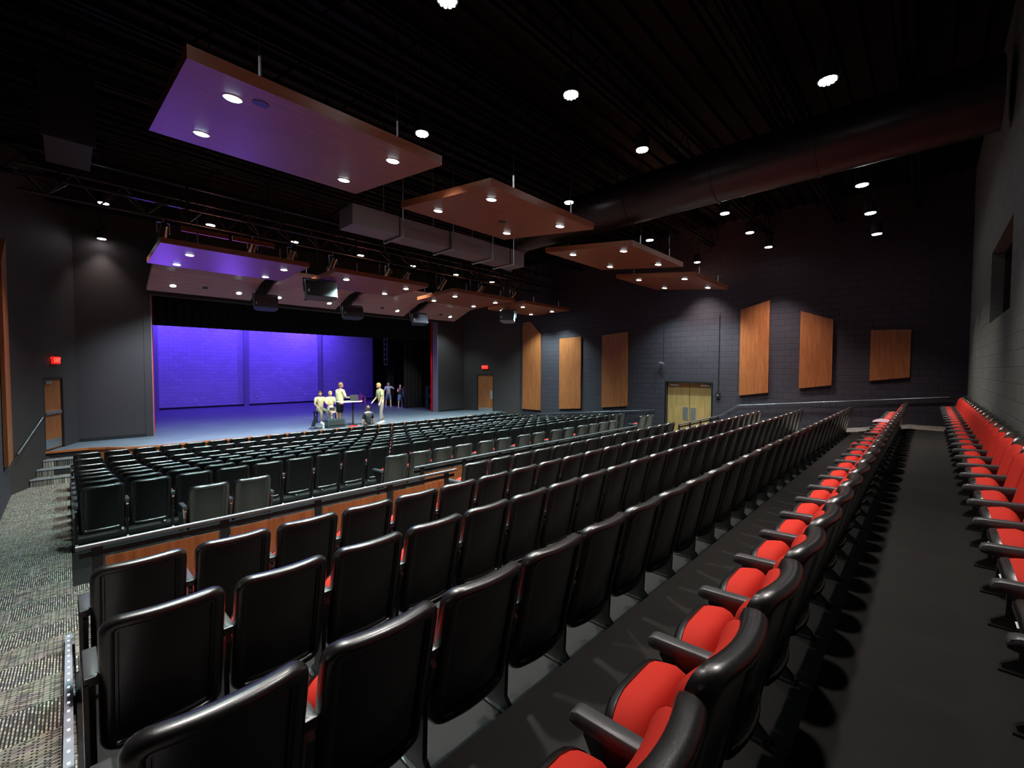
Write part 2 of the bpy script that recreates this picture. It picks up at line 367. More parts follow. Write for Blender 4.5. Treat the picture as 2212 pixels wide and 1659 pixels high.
# double door of the cross aisle, set back in its recess
o = MB(); o.box(XR+.18, XR+.235, 5.75, 6.6, .49, 2.5); d1 = struct(o, 'door_1', M['oak'])
o = MB(); o.box(XR+.18, XR+.235, 6.62, 7.47, .49, 2.5); o.obj('door_leaf', M['oak'], d1)
for y in (6.36, 6.66): o = MB(); o.box(XR+.172, XR+.18, y, y+.2, 1.05, 1.55); o.obj('push_plate', M['steel'], d1)
for y in (5.85, 7.02): o = MB(); o.box(XR+.12, XR+.18, y, y+.32, 2.38, 2.44); o.obj('door_closer', M['white'], d1)
o = MB(); o.box(XR, XR+.24, 5.7, 5.75, .48, 2.56); o.box(XR, XR+.24, 7.47, 7.52, .48, 2.56); o.box(XR, XR+.24, 5.75, 7.47, 2.5, 2.56); o.obj('door_frame', BLK, d1)

def exit_sign(loc, rz, label):
    t = thing('exit_sign', loc, label, 'exit sign', rz=rz)
    b = MB(); b.box(-.16, .16, -.03, .03, -.1, .1); b.obj('sign_box', M['exitbody'], t)
    c = bpy.data.curves.new('exit_text', 'FONT'); c.body = 'EXIT'; c.size = .17; c.align_x = 'CENTER'; c.align_y = 'CENTER'; c.extrude = .003
    to = bpy.data.objects.new('tmp', c); COL.objects.link(to); bpy.context.view_layer.update()
    me = bpy.data.meshes.new_from_object(to.evaluated_get(bpy.context.evaluated_depsgraph_get())); bpy.data.objects.remove(to)
    me.materials.clear(); me.materials.append(M['exitred'])
    o = link('lettering', me, t, (0, -.034, 0)); o.rotation_euler = (pi/2, 0, 0)
    o = link('lettering', me, t, (0, .034, 0)); o.rotation_euler = (pi/2, 0, pi)
    b = MB(); b.box(-.02, .02, -.02, .02, .1, .13); b.obj('mount', BLK, t)
a, d, n = SR; p = a+d*.59-n.normalized()*.05; exit_sign((p.x, p.y, 3.1), math.atan2(d.y, d.x)+pi, 'red lit exit sign above the door at the right of the stage')
a, d, n = SL; p = a+d*.60-n.normalized()*.05; exit_sign((p.x, p.y, 3.2), math.atan2(d.y, d.x), 'red lit exit sign above the door at the left of the stage')

def wall_panel(pts, side, label):
    """pts = (y,z) outline; a 6 cm thick veneered board on battens"""
    X = XR if side > 0 else XL; s = -1 if side > 0 else 1
    cy = sum(p[0] for p in pts)/len(pts); cz = sum(p[1] for p in pts)/len(pts)
    b = MB(); n = len(pts); x0, x1 = s*.012, s*.075
    b.add([(x0, y-cy, z-cz) for y, z in pts]+[(x1, y-cy, z-cz) for y, z in pts], [tuple(range(n)), tuple(range(n, 2*n))]+[(i, (i+1) % n, n+(i+1) % n, n+i) for i in range(n)])
    t = thing('acoustic_panel', (X, cy, cz), label, 'wall panel', 'wood acoustic panels on the side walls')
    b.obj('board', M['wood'], t)
    b = MB(); b.box(min(s*.002, s*.014), max(s*.002, s*.014), min(p[0] for p in pts)-cy+.08, max(p[0] for p in pts)-cy-.08, -.3, .3); b.obj('batten', BLK, t)
wall_panel([(15.14, 5.38), (14.63, 5.44), (13.92, 4.74), (13.92, .95), (15.14, .95)], 1, 'tall wood panel with clipped upper corner, nearest the stage on right wall')
wall_panel([(12.74, 4.47), (11.5, 4.5), (11.5, 1.2), (12.74, 1.1)], 1, 'tall narrow wood panel, second from the stage on the right wall')
wall_panel([(10.38, 4.50), (9.14, 4.58), (9.14, 1.46), (10.38, 1.32)], 1, 'tall wood panel just on the stage side of the double doors')
wall_panel([(4.79, 5.1), (3.89, 5.34), (3.89, 2.24), (4.79, 2.1)], 1, 'tall wood panel with raised right corner beside the double doors')
wall_panel([(3.015, 4.9), (2.16, 4.56), (2.16, 2.54), (3.015, 2.41)], 1, 'wood panel with top sloping down, second from the rear wall')
wall_panel([(1.26, 4.18), (.39, 4.15), (.39, 2.81), (1.26, 2.69)], 1, 'short wood panel nearest the rear wall')
wall_panel([(15.05, 5.9), (13.9, 5.2), (13.9, .9), (15.05, .9)], -1, 'tall wood panel cut off by the left frame edge')

def rail_on_wall(pts, label, x=XR-.09, wall=XR):
    c = Vector(pts[len(pts)//2]); t = thing('wall_handrail', c, label, 'handrail')
    b = MB()
    for p, q in zip(pts, pts[1:]): b.bar(Vector(p)-c, Vector(q)-c, .02, 10)
    b.obj('rail_tube', M['railtop'], t, smooth=True)
    for p, q in zip(pts, pts[1:]):
        p, q = Vector(p), Vector(q); k = max(1, int((q-p).length/1.6))
        for i in range(k):
            m = p.lerp(q, (i+.5)/k)-c; b = MB(); b.bar(m, m+Vector((0, 0, -.06)), .009, 6); b.bar(m+Vector((0, 0, -.055)), (wall-c.x, m.y, m.z-.055), .009, 6); b.obj('bracket', BLK, t)
rail_on_wall([(XR-.09, 14.1, .76), (XR-.09, 7.87, 1.38)], 'dark handrail along right wall between the stage steps and double doors')
rail_on_wall([(XR-.09, 5.45, 1.30), (XR-.09, 4.8, 1.75), (XR-.09, -.42, 2.29)], 'long dark handrail climbing the right wall from double doors to rear')
a, d, n = SR
rail_on_wall([(XR-.2, 17.3, 1.43), (XR-.12, 17.0, 1.33), (XR-.09, 15.0+.95, .74), (XR-.09, 15.5, .75)], 'short dark handrail beside the right stage steps')
rail_on_wall([(-.84, 15.45, .94), (-.45, 16.65, 1.69)], 'pale slanting handrail beside the left stage steps', wall=XL)

t = thing('fire_alarm_box', (XR-.04, 5.5, 2.08), 'small black wall box under a conduit beside the double doors', 'wall box')
b = MB(); b.box(-.03, .035, -.07, .07, -.1, .1); b.obj('box_body', BLK, t)
b = MB(); b.bar((.02, 0, .1), (.02, .0, 2.9), .012, 6); b.obj('conduit', BLK, t)
b = MB(); b.box(-.045, -.03, -.03, .03, -.03, .03); b.obj('lamp_face', M['steel'], t)
t = thing('wall_camera', (XR-.05, 7.6, 3.25), 'small grey wall camera on a bracket above the double doors', 'camera')
b = MB(); b.bar((.04, 0, .02), (-.08, 0, 0), .012, 6); b.bar((.045, 0, 0), (.045, 0, 1.5), .012, 6); b.obj('arm', BLK, t)
b = MB(); b.bar((-.14, -.1, -.02), (-.06, .1, .02), .05, 10); b.obj('camera_body', M['steel'], t, smooth=True)
for x, z, l in ((5.0, 1.22, 'white wall outlet low on the left bay of the stage wall'), (8.1, 1.25, 'white wall outlet right of the first pilaster'), (10.9, 1.3, 'white wall outlet left of the second pilaster')):
    b = MB(); b.box(x-.05, x+.05, YW-.02, YW-.001, z-.06, z+.06); tag(b.obj('wall_outlet', M['white']), l, 'outlet', 'outlets on the blue-lit stage wall')

# ================================================================== SEATS
def lean(z): return (.92-z)*.22
def bshape(x, y, z): return (x, y+lean(z)+x*x*.75-.02, z)
def back_mesh():
    b = MB()
    b.pad(.496,   .20, .92, .075, .07, [(.066, .012), (.0655, .002), (.055, .002), (.05, -.008), (.035, -.014), (.015, -.010), (.004, .004), (0, .022), (.001, .042), (.008, .060), (.03, .066)], bshape, 18)
    return b.mesh('backrest', M['plastic'], True)
def bcush_mesh():
    b = MB()
    b.pad(.47, .34, .868, .075, .05, [(.006, .05), (0, .062), (.004, .08), (.02, .098), (.05, .108), (.09, .112)], bshape, 16)
    return b.mesh('back_cushion', M['red'], True)
def tip(x, y, z):
    # local slab -> tipped-up cushion: z along the pan, y thickness (toward the stage), leaning forward at the top
    bul = .035*(1-(x/.24)**2)
    yy = y-bul*(1 if y < .05 else .3); a = R(17); p = z-.38
    return (x, .175+yy*cos(a)+p*sin(a), .285+p*cos(a)*.9-yy*sin(a))
def cush_mesh(fn=tip, nx=16):
    b = MB(); b.pad(.468, .38, .80, .17, .03, [(.07, -.012), (.04, -.008), (.018, .004), (.004, .026), (0, .055), (.0, .088)], fn, nx)
    return b.mesh('seat_cushion', M['red'], True)
def shell_mesh(fn=tip):
    b = MB(); b.pad(.472, .375, .806, .172, .03, [(.0, .078), (0, .10), (.012, .118), (.04, .126), (.05, .122)], fn, 16)
    return b.mesh('seat_shell', M['plastic'], True)
def flat(x, y, z):
    bul = .02*(1-(x/.24)**2); return (x, .17+(z-.38), .43-y+(bul if y < .05 else 0)+.01)
def arm_mesh(x=-.27):
    b = MB(); pr = [(.10, .60), (.42, .578), (.445, .585), (.45, .60), (.44, .622), (.42, .63), (.12, .645), (.10, .64)]
    n = len(pr); vs = []
    for xx, ins in ((-.027, .008), (-.023, 0), (.023, 0), (.027, .008)):
        cy, cz = .27, .61
        vs += [(x+xx, cy+(y-cy)*(1-ins*2), cz+(z-cz)*(1-ins*18)) for y, z in pr]
    fs = [tuple(range(n)), tuple(range(3*n, 4*n))]
    for k in range(3): fs += [(k*n+i, k*n+(i+1) % n, (k+1)*n+(i+1) % n, (k+1)*n+i) for i in range(n)]
    b.add(vs, fs); return b.mesh('armrest', M['plastic2'], True)
def std_mesh(x=-.27):
    b = MB(); b.extr([(.15, .0), (.34, 0), (.36, .03), (.30, .08), (.29, .38), (.40, .56), (.40, .60), (.13, .61), (.10, .56), (.17, .35), (.18, .08), (.13, .03)], x-.013, x+.013, 0)
    b.box(x-.035, x+.035, .12, .37, 0, .012)
    return b.mesh('standard', M['plastic'])
def end_mesh(x=-.27):
    b = MB(); b.extr([(.05, .02), (.40, .02), (.42, .57), (.40, .60), (.09, .61), (.03, .5)], x-.03, x-.012, 0)
    return b.mesh('end_panel', M['plastic'])
ME = dict(backrest=back_mesh(), back_cushion=bcush_mesh(), seat_cushion=cush_mesh(), seat_shell=shell_mesh(), armrest=arm_mesh(), standard=std_mesh(), end_panel=end_mesh())
b = MB(); b.add([tip(x, y, z) for y in (.124, .134) for x, z in ((-.03, .70), (.03, .70), (.03, .74), (-.03, .74))], [(0,1,2,3),(4,5,6,7),(0,1,5,4),(1,2,6,5),(2,3,7,6),(3,0,4,7)])
ME['number_plate'] = b.mesh('number_plate', M['whitep'])
armR, stdR = arm_mesh(.27), std_mesh(.27)
def far_back():
    b = MB(); b.pad(.496,   .20, .92, .075, .07, [(.066, .010), (.06, .0), (.045, -.010), (.02, -.012), (.004, .004), (0, .022), (.01, .055), (.03, .058)], bshape, 12)
    return b.mesh('backrest', M['plastic'], True)
def far_cush():
    b = MB(); b.pad(.468, .38, .80, .17, .03, [(.05, -.01), (.018, .004), (0, .04), (.0, .088)], tip, 10); b.mi = 1
    b.pad(.472, .375, .806, .172, .03, [(.0, .08), (.012, .118), (.04, .126)], tip, 10)
    return b.mesh('seat_cushion', [M['red'], M['plastic']], True)
FB, FC = far_back(), far_cush()
SEATS = []   # (x centre, y of the back top, floor z, row, place in row, last?)
def row(key, y, z, xs, rowname, near):
    for i, x in enumerate(xs):
        if x is None: continue
        SEATS.append(dict(x=x, y=y, z=z, row=rowname, i=i+1, last=(i == len(xs)-1 or xs[i+1] is None or abs(xs[i+1]-x) > .6), first=(i == 0), near=near, key=key))
W = .54
X = lambda n, x0=.05+W/2, w_=W: [x0+i*w_ for i in range(n)]
row('E', -.66, 1.48, X(28), 'row against the rear wall', 2)
row('D', .36, 1.28, X(28), 'second row from rear wall', 2)
row('C', 1.474, 1.09, X(28), 'third row from rear wall', 1)
row('B', 2.62, .94, X(28), 'fourth row from rear wall', 1)
row('A', 3.68, .83, X(28), 'fifth row from rear wall', 1)
row('A0', 4.97, .65, X(14, 4.13+W/2, .538), 'short row behind middle rail', 0)
r1 = [1.08, 1.62, 4.02, 4.56, 5.10, 5.64, 6.30, 6.86, 7.56, 8.12, 8.84, 9.40, 10.06, 10.62, 11.18, 11.74, 13.7, 14.24]
row('R9', 7.1, .48, [x+.27 for x in r1], 'gapped row behind lower block', 0)
for k in range(8):
    y = 8.4+k*.909
    row('R%d' % (8-k), y, house_z(y+.2)+(-.0), X(28), ['eighth', 'seventh', 'sixth', 'fifth', 'fourth', 'third', 'second', 'first'][k]+' row from the stage', 0)
SEATS = [s for s in SEATS if not (s['key'] == 'E' and s['x'] < 1.6) and not (s['key'] == 'D' and s['x'] < .7)]
for s in SEATS: s['d'] = (s['x']**2+s['y']**2)
order = sorted(SEATS, key=lambda s: s['d']); near = order[:300]; rest = order[300:]
GRP = {'E': 'red seats against the rear wall', 'D': 'black-backed seats with lit red cushions', 'C': 'seats of the upper block', 'B': 'seats of the upper block', 'A': 'seats of the upper block', 'A0': 'seats of the upper block'}
protos = {}
def make_seat(kind, open_=False):
    t = thing('theatre_seat', (0, 0, 0), 'seat', 'seat')
    if kind:
        link('backrest', ME['backrest'], t); link('back_cushion', ME['back_cushion'], t)
        if open_:
            c = link('seat_cushion', cush_mesh(flat), t); link('seat_shell', shell_mesh(flat), t)
        else:
            link('seat_cushion', ME['seat_cushion'], t); sh = link('seat_shell', ME['seat_shell'], t); link('number_plate', ME['number_plate'], sh)
        link('armrest', ME['armrest'], t); link('standard', ME['standard'], t)
    else:
        link('backrest', FB, t); link('seat_cushion', FC, t); link('armrest', ME['armrest'], t); link('standard', ME['standard'], t)
    return t
for s in near:
    k = 1 if s['near'] else 0
    opn = s['key'] == 'D' and s['i'] == 18
    look = {'E': 'red-backed tip-up seat', 'D': 'black tip-up seat with red cushion'}.get(s['key'], 'black-backed tip-up seat')
    if opn: look = 'seat left folded open'
    who = 'at the left aisle end' if s['i'] == 1 and s['key'] not in ('A0', 'R9') else '%s from left' % ORD[s['i']]
    lab = '%s, %s, %s' % (look, who, s['row'])
    if opn or k not in protos:
        o = make_seat(k, opn); o.location = (s['x'], s['y'], s['z']); o['label'] = lab
        if not opn: protos[k] = o
        if opn: o['label'] = lab
    else:
        o = dup(protos[k], (s['x'], s['y'], s['z']), lab)
    o['group'] = GRP.get(s['key'], 'seats of the lower block')
    if s is near[0] or (k in protos and protos[k] is o): s['proto'] = True
for s in near:
    pass
# right-hand armrests and aisle end panels (added after the copying so that prototypes stay plain)
bykey = {}
for o in [q for q in COL.objects if q.name.startswith('theatre_seat')]:
    bykey[(round(o.location.x, 3), round(o.location.y, 3))] = o
for s in near:
    o = bykey[(round(s['x'], 3), round(s['y'], 3))]
    if s['last']:
        link('armrest', armR, o); link('standard', stdR, o)
    if s['first']: link('end_panel', ME['end_panel'], o)
# the rest of the rows nearest the stage: one object
b = MB()
def addme(me, off, mi):
    base = len(b.v); b.v += [(v.co.x+off[0], v.co.y+off[1], v.co.z+off[2]) for v in me.vertices]
    for p in me.polygons: b.f.append(tuple(base+i for i in p.vertices)); b.m.append(mi if mi >= 0 else p.material_index+0)
for s in rest:
    off = (s['x'], s['y'], s['z']); addme(FB, off, 1); addme(FC, off, -1); addme(ME['armrest'], off, 2); addme(ME['standard'], off, 1)
    if s['last']: addme(armR, off, 2); addme(stdR, off, 1)
o = b.obj('theatre_seats', [M['red'], M['plastic'], M['plastic2']], smooth=True)
tag(o, 'farthest black-backed tip-up seats at the right ends of rows near the stage', 'seats', 'seats of the lower block', 'stuff')

# clothes left on the row in front of the rear walkway
b = MB()
for i in range(3): pass
def cloth(name, c, sx, sy, sz, m, label, cat):
    b = MB(); n = 9; vs = []
    for i in range(n):
        for j in range(n):
            u, v = i/(n-1)*2-1, j/(n-1)*2-1; h = sz*(1-(abs(u)**3)*.8)*(1-(abs(v)**3)*.8)*(1+.25*sin(5*u+3*v))
            vs.append((u*sx, v*sy, h))
    q = len(vs); vs += [(x, y, -.005) for x, y, z in vs]
    fs = [(i*n+j, (i+1)*n+j, (i+1)*n+j+1, i*n+j+1) for i in range(n-1) for j in range(n-1)]
    fs += [tuple(q+k for k in g[::-1]) for g in fs]
    rim = [i*n for i in range(n)]+[(n-1)*n+j for j in range(1, n)]+[i*n+n-1 for i in range(n-2, -1, -1)]+[j for j in range(n-2, 0, -1)]
    fs += [(rim[k], rim[(k+1) % len(rim)], q+rim[(k+1) % len(rim)], q+rim[k]) for k in range(len(rim))]
    b.add(vs, fs); return tag(b.obj(name, m, loc=c, smooth=True), label, cat)
cloth('folded_jacket', (11.9, .68, 1.925), .20, .15, .045, mat('pale_pink_cloth', (.30, .20, .24), .9), 'pale pink jacket laid over the armrests far along the second row', 'jacket')

# ================================================================== RAILS WITH WOOD PANELS
def panel_rail(x0, x1, y, zr, zf, label, posts, ztop, zbot, xa=None):
    t = thing('panel_rail', (x0, y, zf), label, 'railing', 'wood-panelled railings ahead of the upper block')
    b = MB(); b.bar((0, -.02, zr-zf), (x1-x0, -.02, zr-zf), .021, 12); b.obj('top_rail', M['railtop'], t, smooth=True)
    b = MB(); b.box(.02, x1-x0-.02, .0, .012, zr-zf-.10, zr-zf-.055); b.obj('lower_bar', BLK, t)
    for i, px in enumerate(posts):
        b = MB(); b.box(px-x0-.035, px-x0+.035, -.015, .01, .01, zr-zf-.02); b.obj('post', BLK, t)
    for i, (p, q) in enumerate(zip(posts, posts[1:])):
        b = MB(); b.box(p-x0+.05, q-x0-.05, -.012, .012, zbot-zf, ztop-zf); pn = b.obj('panel', M['wood'], t)
        b = MB(); b.box(p-x0+.05, q-x0-.05, -.016, .016, zbot-zf-.02, zbot-zf-.001); b.obj('bottom_edge', M['steel'], pn)
    return t
panel_rail(.02, 4.02, 5.06, 1.50, .83, 'long dark rail with orange wood panels behind left lower seats', [.15+i*.925 for i in range(5)], 1.375, .98)
panel_rail(4.03, 11.7, 6.2, 1.335, .65, 'dark rail with wood panels ahead of the short middle row', [4.2+i*.93 for i in range(9)], 1.20, .80)
panel_rail(12.0, 15.25, 5.06, 1.45, .83, 'short dark rail with wood panels before the double doors', [12.05, 12.85, 13.65, 14.45, 15.2], 1.27, .95)
# lit nosing strip along the aisle
t = thing('aisle_light_strip', (-.035, 4, .86), 'clear step-light strip with white dots beside the left aisle', 'light strip')
def az(y): return 1.46-(y-YB)*(1.46-.485)/(6.6-YB)
b = MB(); ys = [5.2-.06*i for i in range(0, 80)]
pf = [(5.22, az(5.22)-.86-.02), (5.22, .0+az(5.22)-.86+.06), (.4, az(.4)-.86+.06), (.4, az(.4)-.86-.02)]
b.extr([(y-4, z) for y, z in pf], -.02, .02, 0); b.obj('channel', M['ledstrip'], t)
for i in range(38):
    y = 5.15-i*.124; z = az(y)+.0625-.86
    b = MB(); b.box(-.006, .006, y-4-.008, y-4+.008, z, z+.003); b.obj('led_dot', M['led'], t)

# ================================================================== CEILING LIGHTS
b = MB(); b.bar((0, 0, .0), (0, 0, .26), .115, 20); b.bar((0, 0, .26), (0, 0, .30), .115, 20, .05)
CAN = b.mesh('housing', BLK, True)
b = MB(); b.bar((0, 0, .30), (0, 0, 1.47), .012, 6); STEM = b.mesh('stem', BLK)
b = MB()
for rx, k in ((0, 1), (.042, 6), (.082, 11)):
    for i in range(k):
        a = 2*pi*i/k; b.bar((rx*cos(a), rx*sin(a), -.012), (rx*cos(a), rx*sin(a), -.002), .017, 8)
LENS = b.mesh('lens', M['lens'])
def downlight(x, y, z, label, first=[None], power=1.0, tilt=(0, 0)):
    t = thing('house_downlight', (x, y, z), label, 'downlight', 'black can downlights under the ceiling')
    link('housing', CAN, t); link('lens', LENS, t); link('stem', STEM, t).scale = (1, 1, (ZR-z+.02)/1.47)
    lamp('downlight_beam', 'SPOT', (x, y, z-.03), (x+tilt[0], y+tilt[1], z-1), E_HOUSE*power, (1, .93, .88), t, .10, 84, .9)
    return t
n = 0
for x, l in zip((.69, 2.84, 4.99, 7.07, 11.3, 13.35, 15.3), ('out of frame above the left aisle', 'cut off by top frame edge', 'second from the left', 'third from the left', 'first right of the round duct', 'second right of the duct', 'last by the right wall')):
    downlight(x, 3.7, 6.83, 'bright downlight in the row above the panelled rails, '+l)  # out-of-frame one added along the row spacing to light the left aisle
for x, l in zip((4.09, 8.05, 12.0, 15.6), ('beside the largest cloud', 'above the second cloud', 'above the third cloud', 'above the fourth cloud')):
    downlight(x, 6.0, 6.80, 'bright downlight in the row over hanging clouds, '+l)
for x, z, l in ((2.6, 6.73, 'above the camera out of frame'), (4.75, 6.73, 'out of frame above the red seats'), (6.91, 6.73, 'nearest the camera'), (10.9, 6.62, 'uppermost of the right trio'), (12.6, 6.52, 'middle of the right trio'), (14.3, 6.44, 'lowest of the right trio')):
    downlight(x, 1.04, z, 'bright downlight in the row nearest the rear wall, '+l, power=.42)  # two out-of-frame ones added along the row spacing to light the near seats
downlight(.84, 18.1, 6.9, 'bright downlight above the left stage-side wall', power=.08)
for x, l in zip((.68, 2.75, 4.86, 6.95, 8.98, 11.0, 13.0), ('at the far left end', 'above the wood fascia', 'third from left', 'fourth from left', 'fifth from left', 'sixth from left', 'at the right end')):
    downlight(x, 13.8, 6.79, 'bright downlight hung under the lighting truss, '+l, power=.8)

# ================================================================== ACOUSTIC CLOUDS
b = MB(); b.bar((0, 0, -.012), (0, 0, .004), .075, 20); RL = b.mesh('recessed_light', M['lensc'])
b = MB(); b.bar((0, 0, -.008), (0, 0, .004), .095, 20); RT = b.mesh('light_trim', M['white'])
b = MB(); b.bar((0, 0, -.006), (0, 0, .004), .085, 20); SG = b.mesh('speaker_grille', BLK)
def cloud(x0, x1, secs, lights, label, group, grille=None, cables=True, th=.13, pw=1.0, wood='woodc'):
    """secs = [(y,z)...] underside profile from rear edge to stage edge"""
    c = Vector(((x0+x1)/2, secs[0][0], secs[0][1])); t = thing('ceiling_cloud', c, label, 'ceiling cloud', group)
    pr = [(y-c.y, z-c.z) for y, z in secs]; pr2 = pr+[(y, z+th) for y, z in reversed(pr)]
    b = MB(); b.extr(pr2, x0-c.x, x1-c.x, 0); b.obj('panel', M[wood], t)
    def under(y):
        for (ya, za), (yb, zb) in zip(secs, secs[1:]):
            if min(ya, yb) <= y <= max(ya, yb): return za+(zb-za)*(y-ya)/(yb-ya), math.atan2(zb-za, yb-ya)
        return secs[0][1], 0
    for lx, ly in lights:
        z, a = under(ly); o = link('recessed_light', RL, t, Vector((lx, ly, z))-c); o.rotation_euler[0] = a
        o2 = link('light_trim', RT, o); o2.location = (0, 0, .002)
        lamp('cloud_beam', 'SPOT', (lx, ly, z-.05), (lx, ly, z-1), E_CLOUD*pw, (.68, 1, 1), t, .06, 110, .8)
    if grille: z, a = under(grille[1]); o = link('speaker_grille', SG, t, Vector((grille[0], grille[1], z))-c); o.rotation_euler[0] = a
    if cables:
        for fx in (.22, .78):
            for yy in (secs[0][0]+.12, secs[-1][0]-.3):
                z, a = under(yy); b = MB(); X_ = x0+(x1-x0)*fx-c.x
                b.bar((X_, yy-c.y, z+th-c.z), (X_, yy-c.y, ZR-.05-c.z), .008, 5); hr = b.obj('hanger_rod', BLK, t); b = MB(); b.bar((X_, yy-c.y, z+th-c.z), (X_, yy-c.y, z+th+.25-c.z), .016, 6); b.obj('rod_sleeve', M['steel'], hr)  # steel sleeve added so the rod shows pale only near the cloud
    return t
gA = 'large wood clouds hung over the cross aisle'
A = [(5.0, 5.86), (7.6, 6.18)]
for x0, x1, l, gr in ((.84, 3.74, 'large hanging wood cloud washed purple, nearest and leftmost', (1.55, 5.35)), (4.68, 7.56, 'orange-brown wood cloud, second from left over the cross aisle', (6.3, 6.4)),
                  (9.15, 12.0, 'orange-brown wood cloud, third from left over the cross aisle', (11.4, 5.6)), (12.85, 15.75, 'small-looking wood cloud, rightmost over the cross aisle', None)):
    cloud(x0, x1, A if x0 < 12 else [(5.0, 5.74), (7.6, 6.05)], [(x0+.48, 5.5), (x1-.48, 5.5), (x0+.48, 7.03), (x1-.48, 7.03)], l, gA, gr)
gB = 'wood clouds in front of the stage opening'
Bp = [(11.8, 5.66), (14.0, 5.60)]
for x0, x1, l in ((1.45, 4.52, 'violet-lit wood cloud, leftmost before the stage opening'), (5.22, 8.27, 'violet to orange wood cloud above the largest hung speaker'),
                  (9.3, 12.35, 'orange wood cloud with four lights before the right of the stage'), (12.95, 15.95, 'orange wood cloud at the right wall beside the stage')):
    cloud(x0, x1, Bp, [(x0+.62, 12.5), (x1-.4, 12.5), (x0+.55, 13.7), (x1-.5, 13.7)], l, gB, None, th=.12, pw=1.5)
gC = 'folded wood clouds over the stage front'
Cp = [(15.1, 6.08), (16.55, 5.93), (17.85, 5.46)]
for x0, x1, l, li in ((1.82, 4.72, 'folded wood cloud over the stage front, leftmost', (2.43, 4.26)), (5.12, 7.86, 'folded wood cloud over the stage front, second from left', (5.55, 7.42)),
                  (8.3, 11.1, 'folded wood cloud over the stage front, third from left', (10.5,)), (11.6, 14.1, 'orange folded wood cloud over the stage front, rightmost', (13.5,))):
    cloud(x0, x1, Cp, [(q, 17.4) for q in li], l, gC, ((x0+x1)/2, 17.3), th=.1, pw=.7, wood='woodbounce')

# wood fascia boards above the first cloud
for x0, x1, l in ((2.0, 2.98, 'orange wood fascia board above the violet cloud, left piece'), (3.06, 4.06, 'orange wood fascia board above the violet cloud, right piece')):
    b = MB(); b.box(x0, x1, 13.0, 13.05, 6.30, 6.42); o = b.obj('fascia_board', M['woodx']); tag(o, l, 'board', 'fascia boards by the lighting truss')
    b = MB(); b.bar((x0+.2, 13.03, 6.42), (x0+.2, 13.03, ZR-.1), .008, 5); b.bar((x1-.2, 13.03, 6.42), (x1-.2, 13.03, ZR-.1), .008, 5); b.obj('hanger_rod', BLK, o)

# ================================================================== DUCTS
t = thing('round_duct', (9.3, 4, 6.93), 'huge black round air duct crossing the hall', 'duct')
b = MB(); N = 40
b.bar((0, YB+.1-4, 0), (0, 4.6, 0), .5, N); b.obj('duct_tube', M['duct'], t, smooth=True)
for y in (-.4, 1.5, 3.2, 5.1, 7.0):
    b = MB(); b.bar((0, y-4-.02, 0), (0, y-4+.02, 0), .515, N); b.obj('joint_ring', BLK, t, smooth=True)
b = MB(); b.bar((0, 4.6, 0), (-.1, 5.0, -.3), .5, 24, .45); b.bar((-.1, 5.0, -.3), (-.3, 5.2, -.85), .45, 24, .4); b.obj('duct_elbow', M['duct'], t, smooth=True)
for y in (.4, 5.8):
    for sx in (-.5, .5): b = MB(); b.bar((sx, y-4, .0), (sx, y-4, 1.34), .012, 5); b.obj('hanger_rod', BLK, t)
t = thing('box_duct', (6.5, 8.5, 5.86), 'grey rectangular air duct hung under rods beside the clouds', 'duct')
xs = [3.99, 5.0, 6.35, 6.42, 7.35, 8.0, 8.99]
for i, (p, q, dy) in enumerate(((3.99, 5.03, 0), (5.07, 6.38, .02), (6.42, 7.65, -.03), (7.69, 8.42, .01), (8.46, 8.99, 0))):
    b = MB(); b.box(p-6.5, q-6.5, -.26+dy, .32, 0, .40); b.obj('duct_section', M['ductgrey'], t)
for x in (5.05, 6.40, 7.67, 8.44):
    b = MB(); b.bar((x-6.5, -.38, -.04), (x-6.5, .42, -.04), .018, 6); b.bar((x-6.5, -.38, -.04), (x-6.5, -.38, 2.3), .012, 6); b.bar((x-6.5, .42, -.04), (x-6.5, .42, 2.3), .012, 6); b.obj('trapeze_hanger', M['steel'], t)
t = thing('box_duct', (.1, 9.5, 6.3), 'dark box duct end high on the left', 'duct')
b = MB(); b.box(-.25, .25, -.6, .6, -.05, .9); b.obj('duct_section', M['duct'], t); b = MB(); b.box(-.28, .28, -.63, -.6, -.08, .93); b.obj('flange', BLK, t); b = MB(); b.bar((0, 0, .9), (0, 0, 1.95), .012, 5); b.obj('hanger_rod', BLK, t)

# ================================================================== LIGHTING TRUSS AND STAGE LANTERNS
t = thing('lighting_truss', (8, 13.3, 6.6), 'black lighting truss spanning above the clouds before the stage', 'truss')
for y, z in ((-.25, .45), (.25, .45), (0, 0)):
    b = MB(); b.bar((-8.6, y, z), (7.6, y, z), .03, 8); b.obj('chord', M['duct'], t, smooth=True)
b = MB(); x = -8.6
while x < 7.2:
    b.bar((x, -.25, .45), (x+.4, 0, 0), .013, 5); b.bar((x+.4, 0, 0), (x+.8, -.25, .45), .013, 5); b.bar((x, .25, .45), (x+.4, 0, 0), .013, 5); b.bar((x+.4, 0, 0), (x+.8, .25, .45), .013, 5); x += .8
b.obj('lacing', BLK, t)
for x in (-8, -4, 0, 4, 7.4): b = MB(); b.bar((x, 0, .45), (x, 0, 1.6), .02, 6); b.obj('hanger_rod', BLK, t)
b = MB(); b.box(-8.6, 7.6, -1.1, -1.05, .0, .05); b.box(-8.6, 7.6, -1.1, -1.05, .5, .54); b.bar((-8.6, -1.08, .1), (-8.6, .25, .45), .02, 5); b.bar((7.6, -1.08, .1), (7.6, .25, .45), .02, 5)
for x in range(-8, 8, 2): b.bar((x, -1.075, .02), (x, -.25, .45), .012, 5); b.box(x-.02, x+.02, -1.1, -1.05, .0, .54)
b.obj('walkway_edge', M['duct'], t)
